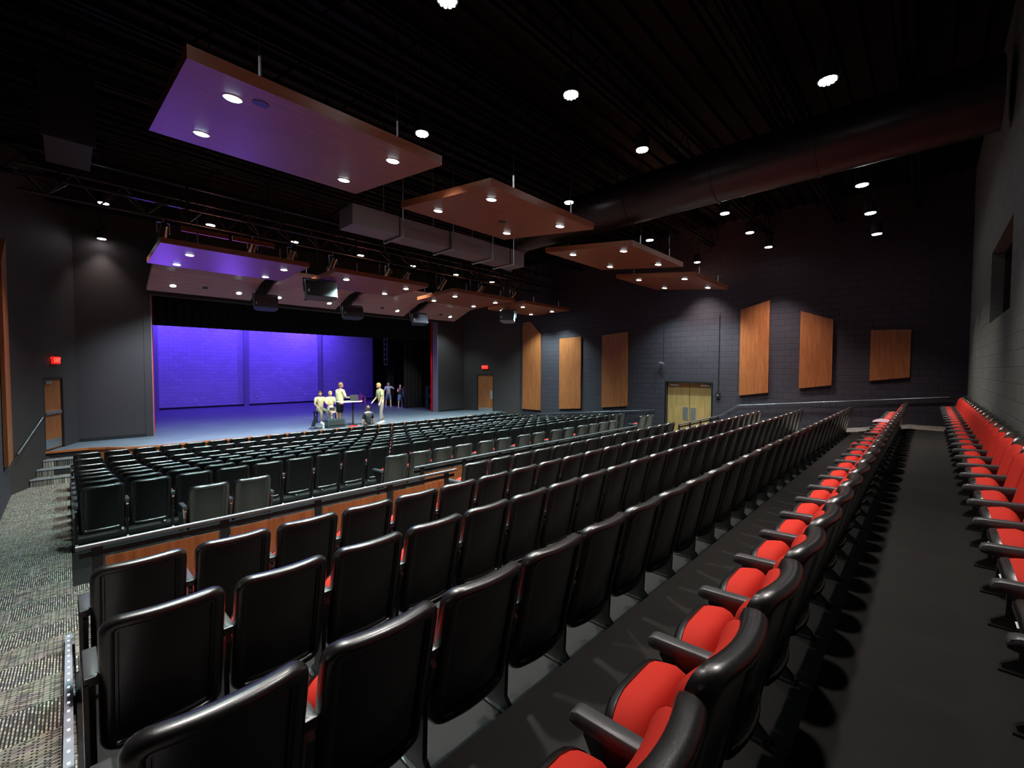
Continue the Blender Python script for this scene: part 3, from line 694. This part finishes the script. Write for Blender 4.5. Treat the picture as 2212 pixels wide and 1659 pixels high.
def lantern(x, y, z, label, aim=(0, 3, -2.2), lit=False):
    t = thing('stage_lantern', (x, y, z), label, 'stage light', 'dark stage lanterns on the truss')
    A_ = Vector(aim).normalized()*.34
    b = MB(); b.bar(-A_*.6, A_*.55, .075, 14, .085); b.bar(A_*.55, A_, .095, 14, .1); b.obj('lantern_body', BLK, t, smooth=True)
    b = MB(); b.box(-.125, -.112, -.02, .02, -.05, .2); b.box(.112, .125, -.02, .02, -.05, .2); b.box(-.125, .125, -.02, .02, .19, .205); b.bar((0, 0, .2), (0, 0, .32), .015, 6); b.obj('yoke', M['steel'] if lit else BLK, t)  # yokes that catch light are given pale steel instead of black
    b = MB(); p = A_*1.0; b.bar(p-A_*.03, p+A_*.02, .08, 14); b.obj('front_lens', M['glass'], t)
names = ['left end', 'above first cloud', 'left of centre', 'over the largest speaker', 'near centre', 'right of centre', 'above third cloud', 'toward the right wall', 'right end']
for i, x in enumerate((1.7, 3.6, 4.6, 5.8, 7.7, 8.4, 10.0, 11.9, 13.9)):
    lantern(x, 13.3, 6.28, 'black stage lantern clamped under the truss, '+names[i], lit=i in (0, 1, 2, 3, 4))
# ================================================================== HUNG SPEAKERS
def speaker(c, w_, h_, d_, rx, rz, label, side=None):
    t = thing('hung_speaker', c, label, 'speaker', 'loudspeakers hung before the stage'); t.rotation_euler = (R(rx), 0, R(rz))
    b = MB(); hw, hh = w_/2, h_/2
    pr = [(-hw, -d_*.5), (-hw, 0), (-hw*.75, d_*.5), (hw*.75, d_*.5), (hw, 0), (hw, -d_*.5)]
    b.extr(pr, -hh, hh, 2); b.obj('cabinet', side or M['spk'], t)
    b = MB(); b.box(-hw+.01, hw-.01, -d_*.5-.02, -d_*.5, -hh+.01, hh-.01); g = b.obj('grille', M['spk'], t)
    b = MB(); b.box(-hw+.05, -hw+.09, -d_*.5-.028, -d_*.5-.02, -hh+.1, -hh+.18); b.obj('badge', M['whitep'], g)
    b = MB(); b.box(-hw-.03, -hw-.005, -.03, .03, -.05, hh+.12); b.box(hw+.005, hw+.03, -.03, .03, -.05, hh+.12); b.box(-hw-.03, hw+.03, -.03, .03, hh+.10, hh+.13); b.obj('yoke', M['spk'], t)
    b = MB(); b.bar((0, 0, hh+.12), (0, 0, (ZR-c[2])/cos(R(rx))+.06), .015, 6); b.obj('hanger_rod', BLK, t)
speaker((5.27, 13.0, 5.28), .86, .46, .42, -12, -8, 'largest hung black speaker left of centre', None)
speaker((4.95, 16.9, 5.28), .74, .42, .40, -14, -10, 'small hung black speaker in the left gap between folded clouds')
speaker((8.12, 16.9, 5.24), .80, .42, .40, -14, -10, 'small hung black speaker in the centre gap between folded clouds')
speaker((11.3, 16.9, 5.24), .74, .42, .40, -14, -10, 'dim hung black speaker in the right gap between folded clouds')
speaker((13.2, 13.0, 5.22), .62, .42, .40, -14, -62, 'pale blue hung speaker seen side-on near the right wall', M['spkside'])

# ================================================================== STAGE DRAPES
def drape(x0, x1, y, z0, z1, amp, m, name, label, step=.04, per=.26, group=None):
    b = MB(); n = int((x1-x0)/step)+1; vs = []
    for k in range(2):
        for zz in (z0, z1):
            for i in range(n):
                x = x0+(x1-x0)*i/(n-1); vs.append((x-x0, amp*sin(2*pi*x/per+.7*sin(x*2.3))+k*.02, zz-z0))
    fs = []
    for i in range(n-1): fs += [(i, i+1, n+i+1, n+i), (2*n+i+1, 2*n+i, 3*n+i, 3*n+i+1), (n+i, n+i+1, 3*n+i+1, 3*n+i), (i+1, i, 2*n+i, 2*n+i+1)]
    fs += [(0, n, 3*n, 2*n), (n-1, 3*n-1, 4*n-1, 2*n-1)]
    b.add(vs, fs); return tag(b.obj(name, m, loc=(x0, y, z0), smooth=True), label, 'curtain', group)
drape(1.0, 14.4, YP+.75, 4.47, 7.4, .03, M['velour'], 'stage_valance', 'black valance curtain across the top of the stage opening')
gL = 'black leg curtains at the right of the stage'
drape(13.35, 17.5, 21.4, STAGE+.01, 8.5, .05, M['velour'], 'leg_curtain', 'black leg curtain at stage right, nearest the audience', group=gL)
drape(13.45, 17.9, 23.6, STAGE+.01, 8.5, .05, M['velour'], 'leg_curtain', 'black leg curtain behind the child in shorts', group=gL)
drape(14.1, 18.3, 26.4, STAGE+.01, 8.5, .05, M['velour'], 'leg_curtain', 'farthest black leg curtain beside the blue wall', group=gL)
drape(1.1, 2.075, 18.95, STAGE+.02, 6.5, .03, M['redvel'], 'stage_curtain', 'drawn red stage curtain edge at the left of the opening', per=.2, group='drawn red stage curtain')
drape(13.40, 14.4, 18.95, STAGE+.02, 6.5, .03, M['redvel'], 'stage_curtain', 'drawn red stage curtain edge at the right of the opening', per=.2, group='drawn red stage curtain')
drape(-2.5, 1.4, 24.5, STAGE+.01, 8.5, .05, M['velour'], 'leg_curtain', 'black leg curtain hidden at the left wing', group=gL)
t = thing('prop_rack', (14.4, 20.3, STAGE), 'small rack of pale props behind the right curtain edge', 'rack')
b = MB(); b.box(-.3, .3, -.15, .15, .0, .03); b.box(-.3, .3, -.15, .15, .55, .58); b.box(-.3, .3, -.15, .15, 1.1, 1.13); b.box(-.3, -.27, -.15, .15, 0, 1.3); b.box(.27, .3, -.15, .15, 0, 1.3); b.obj('shelf_frame', M['spk'], t)
pm = mat('brown_props', (.25, .16, .12), .8, var=.5, vscale=12)
for k, (x, z, s_) in enumerate(((-.15, .03, .2), (.1, .03, .25), (-.1, .58, .22), (.12, .58, .18), (-.12, 1.13, .16), (.1, 1.13, .2))):
    b = MB(); b.prism([(x+s_/2*cos(a*pi/4), s_/2*sin(a*pi/4)*.8) for a in range(8)], z+.001, z+s_*1.3); b.obj('prop_box', pm, t)
t = thing('wire_ladder', (13.2, 23.2, 4.2), 'pale cable ladder hanging among the black leg curtains', 'ladder')
b = MB(); b.bar((-.1, 0, -1.0), (-.1, 0, 3.2), .012, 5); b.bar((.1, 0, -1.0), (.1, 0, 3.2), .012, 5)
for k in range(9): b.bar((-.1, 0, -.95+k*.3), (.1, 0, -.95+k*.3), .02, 5)
b.obj('ladder_frame', mat('grey_pink_paint', (.3, .25, .28), .6), t)

# ================================================================== THINGS ON THE STAGE
t = thing('piano_bench', (7.66, 18.35, STAGE), 'black bench under the two seated people', 'bench')
b = MB(); b.box(-.5, .48, -.17, .17, .40, .46); b.obj('bench_top', BLK, t)
for x in (-.46, .44):
    for y in (-.14, .14): b = MB(); b.box(x-.02, x+.02, y-.02, y+.02, 0, .40); b.obj('leg', BLK, t)
t = thing('high_table', (7.93, 16.50, STAGE), 'white-topped high table on one post beside the man in pale shirt', 'table')
b = MB(); b.prism([(-.56+.04*cos(a), -.22+.04*sin(a)) for a in (pi, 1.25*pi, 1.5*pi)]+[(.25+.04*cos(a), -.22+.04*sin(a)) for a in (1.5*pi, 1.75*pi, 2*pi)]+[(.25+.04*cos(a), .22+.04*sin(a)) for a in (0, .25*pi, .5*pi)]+[(-.56+.04*cos(a), .22+.04*sin(a)) for a in (.5*pi, .75*pi, pi)], .93, .96); b.obj('table_top', M['white'], t)
b = MB(); b.bar((0, 0, .03), (0, 0, .93), .03, 10); b.obj('post', BLK, t, smooth=True)
b = MB(); b.box(-.3, .3, -.03, .03, 0, .035); b.box(-.03, .03, -.3, .3, 0, .035); b.bar((0, 0, .02), (0, 0, .2), .05, 8, .03); b.obj('base', BLK, t)
t = thing('laptop', (8.06, 16.50, STAGE+.96), 'open black laptop on the white high table', 'laptop')
b = MB(); b.box(-.17, .17, -.12, .12, 0, .018); b.obj('keyboard_base', BLK, t)
b = MB(); b.add([(x, y+dy, z) for dy in (0, .012) for x, y, z in ((-.17, .12, .015), (.17, .12, .015), (.17, .19, .235), (-.17, .19, .235))], [(0,1,2,3),(7,6,5,4),(0,4,5,1),(1,5,6,2),(2,6,7,3),(3,7,4,0)]); b.obj('screen', BLK, t)
t = thing('stage_monitor', (7.12, 16.35, STAGE), 'black wedge speaker lying on the stage front by the man', 'speaker', rz=R(0))
b = MB(); b.extr([(-.2, 0), (.2, 0), (.22, .12), (.05, .34), (-.17, .30), (-.22, .1)], -.33, .33, 0); b.obj('cabinet', mat('teal_black_shell', (.02, .035, .04), .35), t)
b = MB(); b.box(-.345, -.331, -.1, .1, .08, .24); b.obj('side_plate', M['plastic2'], t)
b = MB(); b.add([(x, y, z) for x, y, z in ((-.28, -.226, .11), (.28, -.226, .11), (.28, -.178, .28), (-.28, -.178, .28))]+[(x, y-.01, z) for x, y, z in ((-.28, -.226, .11), (.28, -.226, .11), (.28, -.178, .28), (-.28, -.178, .28))], [(0,1,2,3),(7,6,5,4),(0,4,5,1),(1,5,6,2),(2,6,7,3),(3,7,4,0)]); b.obj('grille', BLK, t)
t = thing('music_stand', (6.28, 16.22, STAGE), 'low black tripod stand at the stage edge left of the wedge speaker', 'stand')
b = MB(); b.bar((0, 0, .1), (.05, 0, .42), .012, 6)
for a in (0, 2.1, 4.2): b.bar((0, 0, .14), (.26*cos(a), .2*sin(a)*.9, .01), .012, 6)
b.obj('tripod', BLK, t); b = MB(); b.beam((-.02, 0, .12), (.12, 0, .5), .3, .015); b.obj('desk', BLK, t)
b = MB(); b.prism([(.26*cos(a*pi/8), .15*sin(a*pi/8)) for a in range(16)], 0.001, .02); tag(b.obj('cable_plate', BLK, loc=(6.52, 16.5, STAGE)), 'flat dark cable coil on the stage beside the tripod stand', 'cable')
t = thing('drink_bottle', (6.68, 16.3, STAGE), 'small clear drink bottle between the tripod and wedge speaker', 'bottle')
b = MB(); b.bar((0, 0, 0), (0, 0, .17), .035, 12); b.bar((0, 0, .17), (0, 0, .21), .035, 12, .013); b.obj('bottle_body', mat('pale_bottle', (.5, .48, .42), .2), t, smooth=True)
b = MB(); b.bar((0, 0, .21), (0, 0, .235), .015, 10); b.obj('cap', M['white'], t)
for x, y, m_, l in ((8.45, 16.3, 'spk', 'flat dark case lying on the stage right of the table base'), (7.75, 16.12, 'redvel', 'small reddish folder flat at the stage edge below the table')):
    b = MB(); b.box(-.26 if m_ == 'spk' else -.16, .26 if m_ == 'spk' else .16, -.1, .1, .001, .05 if m_ == 'spk' else .02); tag(b.obj('flat_case' if m_ == 'spk' else 'folder', M[m_], loc=(x, y, STAGE)), l, 'case' if m_ == 'spk' else 'folder')
# ================================================================== PEOPLE
SKIN = mat('warm_skin', (.62, .36, .25), .55); SKIN2 = mat('light_skin', (.72, .46, .34), .55)
EYE = mat('dark_eye', (.03, .02, .02), .3); LIP = mat('lip', (.45, .16, .13), .5)
def skinned(pts, edges, rad, sub=1):
    me = bpy.data.meshes.new('tmp'); me.from_pydata([tuple(p) for p in pts], edges, []); o = bpy.data.objects.new('tmp', me); COL.objects.link(o)
    m = o.modifiers.new('s', 'SKIN'); m.use_smooth_shade = True
    if not me.skin_vertices: me.attributes  # layer comes with the modifier below
    if not me.skin_vertices:
        bm = bmesh.new(); bm.from_mesh(me); bm.verts.layers.skin.verify(); bm.to_mesh(me); bm.free()
    for i, v in enumerate(me.skin_vertices[0].data):
        r = rad[i]; v.radius = r if isinstance(r, tuple) else (r, r); v.use_root = (i == 0)
    s2 = o.modifiers.new('d', 'SUBSURF'); s2.levels = sub; s2.render_levels = sub
    bpy.context.view_layer.update(); dg = bpy.context.evaluated_depsgraph_get()
    out = bpy.data.meshes.new_from_object(o.evaluated_get(dg)); bpy.data.objects.remove(o); bpy.data.meshes.remove(me)
    return out
def ball(c, r, n=12, m=8, fn=None):
    vs, fs = [], []
    for i in range(m+1):
        a = pi*i/m
        for j in range(n):
            t = 2*pi*j/n; p = Vector((sin(a)*cos(t), sin(a)*sin(t), cos(a)))
            if fn: p = fn(p)
            vs.append(Vector((c[0]+p.x*r[0], c[1]+p.y*r[1], c[2]+p.z*r[2])))
    for i in range(m):
        for j in range(n): fs.append((i*n+j, i*n+(j+1) % n, (i+1)*n+(j+1) % n, (i+1)*n+j))
    return vs, fs
def grow(mb, me, mi):
    o = len(mb.v); mb.v += [tuple(v.co) for v in me.vertices]
    for p in me.polygons: mb.f.append(tuple(o+i for i in p.vertices)); mb.m.append(mi)
def limb(p, o, L):   # pitch forward, outward tilt
    return Vector((sin(R(o)), sin(R(p))*cos(R(o)), -cos(R(p))*cos(R(o))))*L
def person(loc, rz, h, label, top, bottom, shoe, hair, skin=SKIN, hip=None, lean=0, legs=((0, 0, 4), (0, 0, 4)), arms=((5, 8, 15, 0), (5, 8, 15, 0)), head=(0, 0),
           sleeves=.55, bot='pants', longhair=False, fat=1.0):
    t = thing('person', loc, label, 'person', rz=rz); s = h/1.75
    hipz = hip if hip is not None else None
    TL, SL, UL, FL = .43*s, .41*s, .30*s, .255*s
    if hipz is None: hipz = max(cos(R(p))*TL+cos(R(p-k))*SL for p, k, o in legs)+.085*s
    P0 = Vector((0, 0, hipz)); up = Vector((0, sin(R(lean)), cos(R(lean))))
    waist = P0+up*.14*s; chest = P0+up*.34*s; neck = P0+up*.50*s; ntop = neck+up*.07*s
    pts = [P0, waist, chest, neck, ntop]; ed = [(0, 1), (1, 2), (2, 3), (3, 4)]; rad = [.125*s*fat, .118*s*fat, .135*s*fat, .065*s, .052*s]
    J = {}
    for sd, (p, k, o), nm in ((-1, legs[0], 'L'), (1, legs[1], 'R')):
        hp = P0+Vector((sd*.09*s, 0, -.05*s)); kn = hp+limb(p, o*sd, TL); an = kn+limb(p-k, o*sd*.3, SL)
        fd = Vector((sd*.15, 1, 0)).normalized(); toe = an+fd*.16*s+Vector((0, 0, -.045*s)); heel = an+Vector((0, -.02*s, -.045*s))
        b0 = len(pts); pts += [hp, kn, an, toe]; ed += [(0, b0), (b0, b0+1), (b0+1, b0+2), (b0+2, b0+3)]; rad += [.088*s*fat, .056*s, .038*s, .028*s]
        J['leg'+nm] = (hp, kn, an, toe)
    for sd, (p, o, e, inw), nm in ((-1, arms[0], 'L'), (1, arms[1], 'R')):
        sh = neck+Vector((sd*.165*s, 0, -.03*s)); el = sh+limb(p, o*sd, UL); fw = limb(p+e, -inw*sd, FL); wr = el+fw; fn = fw.normalized()
        palm = wr+fn*.06*s; b0 = len(pts); pts += [sh, el, wr, palm]; ed += [(3, b0), (b0, b0+1), (b0+1, b0+2), (b0+2, b0+3)]; rad += [.052*s, .040*s, .026*s, (.034*s)]
        side = fn.cross(Vector((0, 0, 1))); side = side.normalized() if side.length > .1 else Vector((0, 1, 0))
        if abs(fn.z) > .75: side = Vector((0, 1, 0))
        for q, (off, ln) in enumerate(((-.026, .062), (-.009, .075), (.009, .070), (.025, .055))):
            b1 = len(pts); kn_ = palm+side*off*s+fn*ln*.55*s; pts += [kn_, kn_+(fn*.8+Vector((-sd*.5, 0, 0)))*ln*.55*s]; ed += [(b0+3, b1), (b1, b1+1)]; rad += [.0095*s, .0075*s]
        b1 = len(pts); th = wr+fn*.03*s+side*.035*s*1; pts += [th, th+(fn+side).normalized()*.045*s]; ed += [(b0+2, b1), (b1, b1+1)]; rad += [.012*s, .009*s]
        J['arm'+nm] = (sh, el, wr)
    b = MB(); grow(b, skinned(pts, ed, rad), 0)
    yaw, tilt = head; hc = ntop+up*.10*s+Vector((0, .015*s+sin(R(tilt))*.05*s, 0))
    Mh = Matrix.Rotation(R(yaw), 3, 'Z') @ Matrix.Rotation(-R(tilt), 3, 'X')
    def fh(p):
        q = p.copy()
        if p.z < 0: q.x *= 1-.28*(-p.z)**1.5; q.y = q.y*(1-.1*-p.z)+(.12*-p.z if p.y > 0 else -.0)
        if p.y > .75 and abs(p.x) < .3 and -.45 < p.z < .1: q.y += .16
        return q
    def addh(vf, mi):
        vs, fs = vf; b.mi = mi; b.add([hc+Mh @ v for v in vs], fs); b.mi = 0
    addh(ball((0, 0, 0), (.076*s, .096*s, .118*s), 18, 14, fh), 0)
    addh(ball((0, .104*s, -.02*s), (.012*s, .018*s, .024*s), 8, 6), 0)
    for sx in (-1, 1):
        addh(ball((sx*.077*s, -.005*s, -.005*s), (.012*s, .022*s, .032*s), 8, 6), 0); addh(ball((sx*.03*s, .086*s, .008*s), (.013*s, .010*s, .008*s), 8, 6), 1)
    addh(ball((0, .088*s, -.062*s), (.024*s, .010*s, .007*s), 8, 6), 2)
    b.obj('body', [skin, EYE, LIP], t, smooth=True)
    # hair
    b = MB()
    def hf(p):
        q = p.copy()
        lim = .25 if p.y > .2 else (-.35 if not longhair else -1.0)
        if q.z < lim: q.z = lim+(q.z-lim)*.08; q.x *= .93; q.y *= .93
        if p.y > .3 and p.z < .45: q.y *= .80; q.x *= .97
        return q
    vs, fs = ball((0, -.012*s, .018*s), (.086*s, .104*s, .118*s if not longhair else .15*s), 18, 12, hf); b.add([hc+Mh @ v for v in vs], fs)
    b.obj('hair', hair, t, smooth=True)
    # shirt
    (shL, elL, wrL), (shR, elR, wrR) = J['armL'], J['armR']; up_ = Vector((0, 0, 1))
    sp = [P0-up*.05*s*(hip is None), waist, chest, neck-up*.015*s, shL, shL.lerp(elL, min(1, sleeves*1.3)), shR, shR.lerp(elR, min(1, sleeves*1.3))]
    se = [(0, 1), (1, 2), (2, 3), (3, 4), (4, 5), (3, 6), (6, 7)]; sr = [.158*s*fat, .148*s*fat, .165*s*fat, .098*s, .080*s, .064*s, .080*s, .064*s]
    if sleeves > 1: sp += [elL.lerp(wrL, .9), elR.lerp(wrR, .9)]; se += [(5, 8), (7, 9)]; sr += [.042*s, .042*s]
    b = MB(); grow(b, skinned(sp, se, sr), 0); b.obj('shirt', top, t, smooth=True)
    L, R_ = J['legL'], J['legR']
    if bot == 'skirt':
        b = MB(); n = 20; vs = []
        dirv = (L[1]+R_[1])/2-(L[0]+R_[0])/2
        for q, (k, rx, ry) in enumerate(((-.1, .13, .12), (.15, .17, .14), (.6, .22, .12), (.92, .24, .11))):
            c = P0.lerp((L[1]+R_[1])/2, k)
            for j in range(n): a = 2*pi*j/n; vs.append(c+Vector((cos(a)*rx*s, 0 if abs(dirv.y) > abs(dirv.z) else sin(a)*ry*s, sin(a)*ry*s if abs(dirv.y) > abs(dirv.z) else 0)))
        fs = [(i*n+j, i*n+(j+1) % n, (i+1)*n+(j+1) % n, (i+1)*n+j) for i in range(3) for j in range(n)]+[tuple(range(n)), tuple(range(3*n, 4*n))]
        b.add(vs, fs); b.obj('skirt', bottom, t, smooth=True)
    else:
        f_ = {'pants': 1, 'shorts': 0}[bot]
        def lp(J_): return [J_[0], J_[0].lerp(J_[1], .98 if not f_ else 1.0)]+([J_[2]+Vector((0, 0, .03*s))] if f_ else [])
        pp = [P0+up*.12*s]; pe = []; pr_ = [.132*s*fat]
        pp.append(P0); pe.append((0, 1)); pr_.append(.145*s*fat)
        for J_ in (L, R_):
            q = len(pp); l_ = lp(J_); pp += l_; pe += [(1, q)]+[(q+i, q+i+1) for i in range(len(l_)-1)]; pr_ += [.108*s*fat, (.074 if f_ else .098)*s]+([.058*s] if f_ else [])
        b = MB(); grow(b, skinned(pp, pe, pr_), 0); b.obj(bot if bot == 'shorts' else 'trousers', bottom, t, smooth=True)
    for J_ in (L, R_):
        an, toe = J_[2], J_[3]; d = (toe-an); d.z = 0; d.normalize(); side = Vector((-d.y, d.x, 0)); base = an.z-.085*s
        b = MB(); n = 14; vs = []
        for z, k in ((0, 1), (.03, 1.0), (.065, .82), (.10, .5)):
            for j in range(n):
                a = 2*pi*j/n; ly = .135*s*cos(a)*k+(.055*s if z < .08 else .0)-(0 if z < .05 else .02*s)
                vs.append(Vector((an.x, an.y, base+z*s))+d*ly+side*(.048*s*sin(a)*(k+.1)))
        fs = [(i*n+j, i*n+(j+1) % n, (i+1)*n+(j+1) % n, (i+1)*n+j) for i in range(3) for j in range(n)]+[tuple(range(n-1, -1, -1)), tuple(range(3*n, 4*n))]
        b.add(vs, fs); b.obj('shoe', shoe, t, smooth=True)
    return t
def C_(n, c, r=.85): return mat(n, c, r)
pale = C_('pale_yellow_cotton', (.78, .70, .42)); blackc = C_('black_cotton', (.012, .012, .014)); khaki = C_('khaki_twill', (.30, .25, .18)); whitec = C_('white_cotton', (.8, .76, .7))
olive = C_('olive_cotton', (.34, .36, .20)); greyp = mat('grey_pattern_cloth', (.17, .15, .14), .85, var=.7, vscale=25); blond = C_('blond_hair', (.62, .38, .14), .6); brownh = C_('brown_hair', (.07, .035, .02), .5)
sandy = C_('sandy_hair', (.42, .25, .09), .6); pink = C_('pink_cloth', (.7, .12, .35)); denim = C_('denim', (.12, .19, .34)); bluew = mat('blue_white_print', (.45, .55, .7), .8, var=.6, vscale=14); balding = C_('light_brown_hair', (.30, .17, .08), .6)
FZ = lambda a: a
person((7.37, 18.33, STAGE), R(185), 1.66, 'seated person in pale shirt and khaki trousers on the left of the bench', pale, khaki, whitec, brownh, hip=.56, legs=((86, 88, 6), (80, 82, 6)), arms=((38, 6, 45, 10), (25, 25, 40, 5)), head=(-10, 12))
person((7.80, 18.33, STAGE), R(180), 1.62, 'seated person in white top and pale skirt on the right of the bench', pale, whitec, blackc, blond, SKIN2, hip=.56, legs=((84, 84, 4), (86, 84, 4)), arms=((32, 10, 60, 25), (32, 10, 60, 25)), head=(15, 10), bot='skirt', sleeves=.9)
person((7.62, 17.0, STAGE), R(-80), 1.72, 'standing man in pale yellow shirt and black shorts at the high table', pale, blackc, blackc, balding, hip=None, lean=3, legs=((3, 2, 4), (-4, 2, 4)), arms=((22, 5, 62, 8), (22, 5, 62, 8)), head=(0, 12), bot='shorts', fat=1.12, sleeves=.75)
person((9.14, 16.45, STAGE), R(88), 1.70, 'standing man in olive shirt and grey trousers facing left on stage', olive, greyp, whitec, sandy, hip=None, lean=6, legs=((10, 6, 4), (-7, 4, 4)), arms=((6, 6, 12, 0), (10, 6, 35, 5)), head=(0, 28), sleeves=.7)
person((8.08, 15.55, 0.0), R(-5), 1.60, 'dark-haired person in black shirt standing below the stage edge, seen from behind', blackc, blackc, blackc, brownh, hip=None, legs=((0, 0, 4), (0, 0, 4)), arms=((4, 8, 10, 0), (8, 14, 14, 0)), sleeves=.65)
person((13.52, 22.15, STAGE), R(160), 1.36, 'child in dark vest and denim shorts clasping hands among black curtains', blackc, denim, whitec, brownh, SKIN2, legs=((2, 0, 3), (-2, 0, 3)), arms=((35, 10, 100, 22), (35, 10, 100, 22)), bot='shorts', longhair=True, sleeves=.15)
person((13.90, 22.38, STAGE), R(150), 1.22, 'child in white top half hidden behind the nearest black curtain', whitec, bluew, whitec, brownh, SKIN2, legs=((2, 0, 3), (-2, 0, 3)), arms=((15, 10, 60, 10), (20, 10, 70, 10)), longhair=True)
person((13.30, 23.1, STAGE), R(150), 1.50, 'child in blue and white print stretching arms in the wing', bluew, denim, whitec, brownh, SKIN2, lean=14, legs=((14, 10, 8), (-8, 4, 8)), arms=((60, 45, 30, 0), (30, 20, 60, 10)), bot='shorts', longhair=True)
person((13.4, 26.7, STAGE), R(170), 1.30, 'child in pink sitting on the floor at the far right of the stage', pink, pink, whitec, brownh, SKIN2, hip=.13, legs=((118, 100, 14), (118, 104, 14)), arms=((40, 25, 30, 5), (45, 25, 30, 5)), head=(-20, 5), longhair=True)
t = thing('tablet_folder', (7.74, 17.93, STAGE+.60), 'dark folder held open on the lap of the seated pair', 'folder')
b = MB(); b.beam((-.14, 0, .0), (.14, 0, .02), .2, .015); b.obj('cover', mat('dark_brown_cover', (.09, .06, .05), .6), t)
# ================================================================== STAGE LIGHTING (lanterns above the stage, then bare spots)
for i, x in enumerate((3.4, 6.8, 10.7)):
    t = thing('wash_light', (x, 27.6, 7.2), 'blue wash lantern hung above the back of the stage, %s' % ('left', 'centre', 'right')[i], 'stage light', 'blue wash lanterns over the stage')
    b = MB(); b.box(-.4, .4, -.12, .12, 0, .2); b.bar((0, 0, .2), (0, 0, 2.2), .02, 6); b.obj('lantern_body', BLK, t)
    lamp('wash_beam', 'AREA', (x, 27.6, 7.15), (x-.3, YW, 3.0), E_BLUE*(1, 1, 1.7)[i], (.12, .052, 1), t, .8, 150, sy=.2)
for i, x in enumerate((4.5, 8.0, 11.0)):
    t = thing('wash_light', (x, 22.5, 7.6), 'blue stage-floor lantern hung behind the valance, %s' % ('left', 'centre', 'right')[i], 'stage light', 'blue wash lanterns over the stage')
    b = MB(); b.box(-.3, .3, -.12, .12, 0, .2); b.bar((0, 0, .2), (0, 0, 1.8), .02, 6); b.obj('lantern_body', BLK, t)
    lamp('wash_beam', 'SPOT', (x, 22.5, 7.55), (x-1, 23.5, .7), E_BLUE*3.2, (.24, .17, 1), t, .15, 110, .8)
for i, (x, tx) in enumerate(((5.8, 7.2), (8.4, 8.6))):
    lamp('front_beam', 'SPOT', (x, 13.3+.3, 6.05), (tx, 17.2, 1.2), E_FRONT, (1, .9, .72), None, .08, 46, .9)
for tx, p, ang in ((3.0, 2300, 72), (11, 1200, 66)):
    lamp('front_beam', 'SPOT', (tx, 14.4, 6.5), (tx, 19, .75), p, (.66, .8, 1), None, .1, ang, .9)
lamp('front_beam', 'SPOT', (11.35, 14.4, 6.1), (13.5, 22.6, 1.4), 1600, (1, .9, .85), None, .1, 22, .9)  # bare spot added to brighten the children in the wing
# bare violet spots added to tint the clouds, no lantern stands there
for x, tx, p in ((3.6, 2.5, 620), (6.6, 4.2, 520)):
    lamp('added_violet_spot', 'SPOT', (x, 28.4, 1.4), (tx, 12.9, 6.7), p, (.22, .08, 1), None, .2, 24, 1)
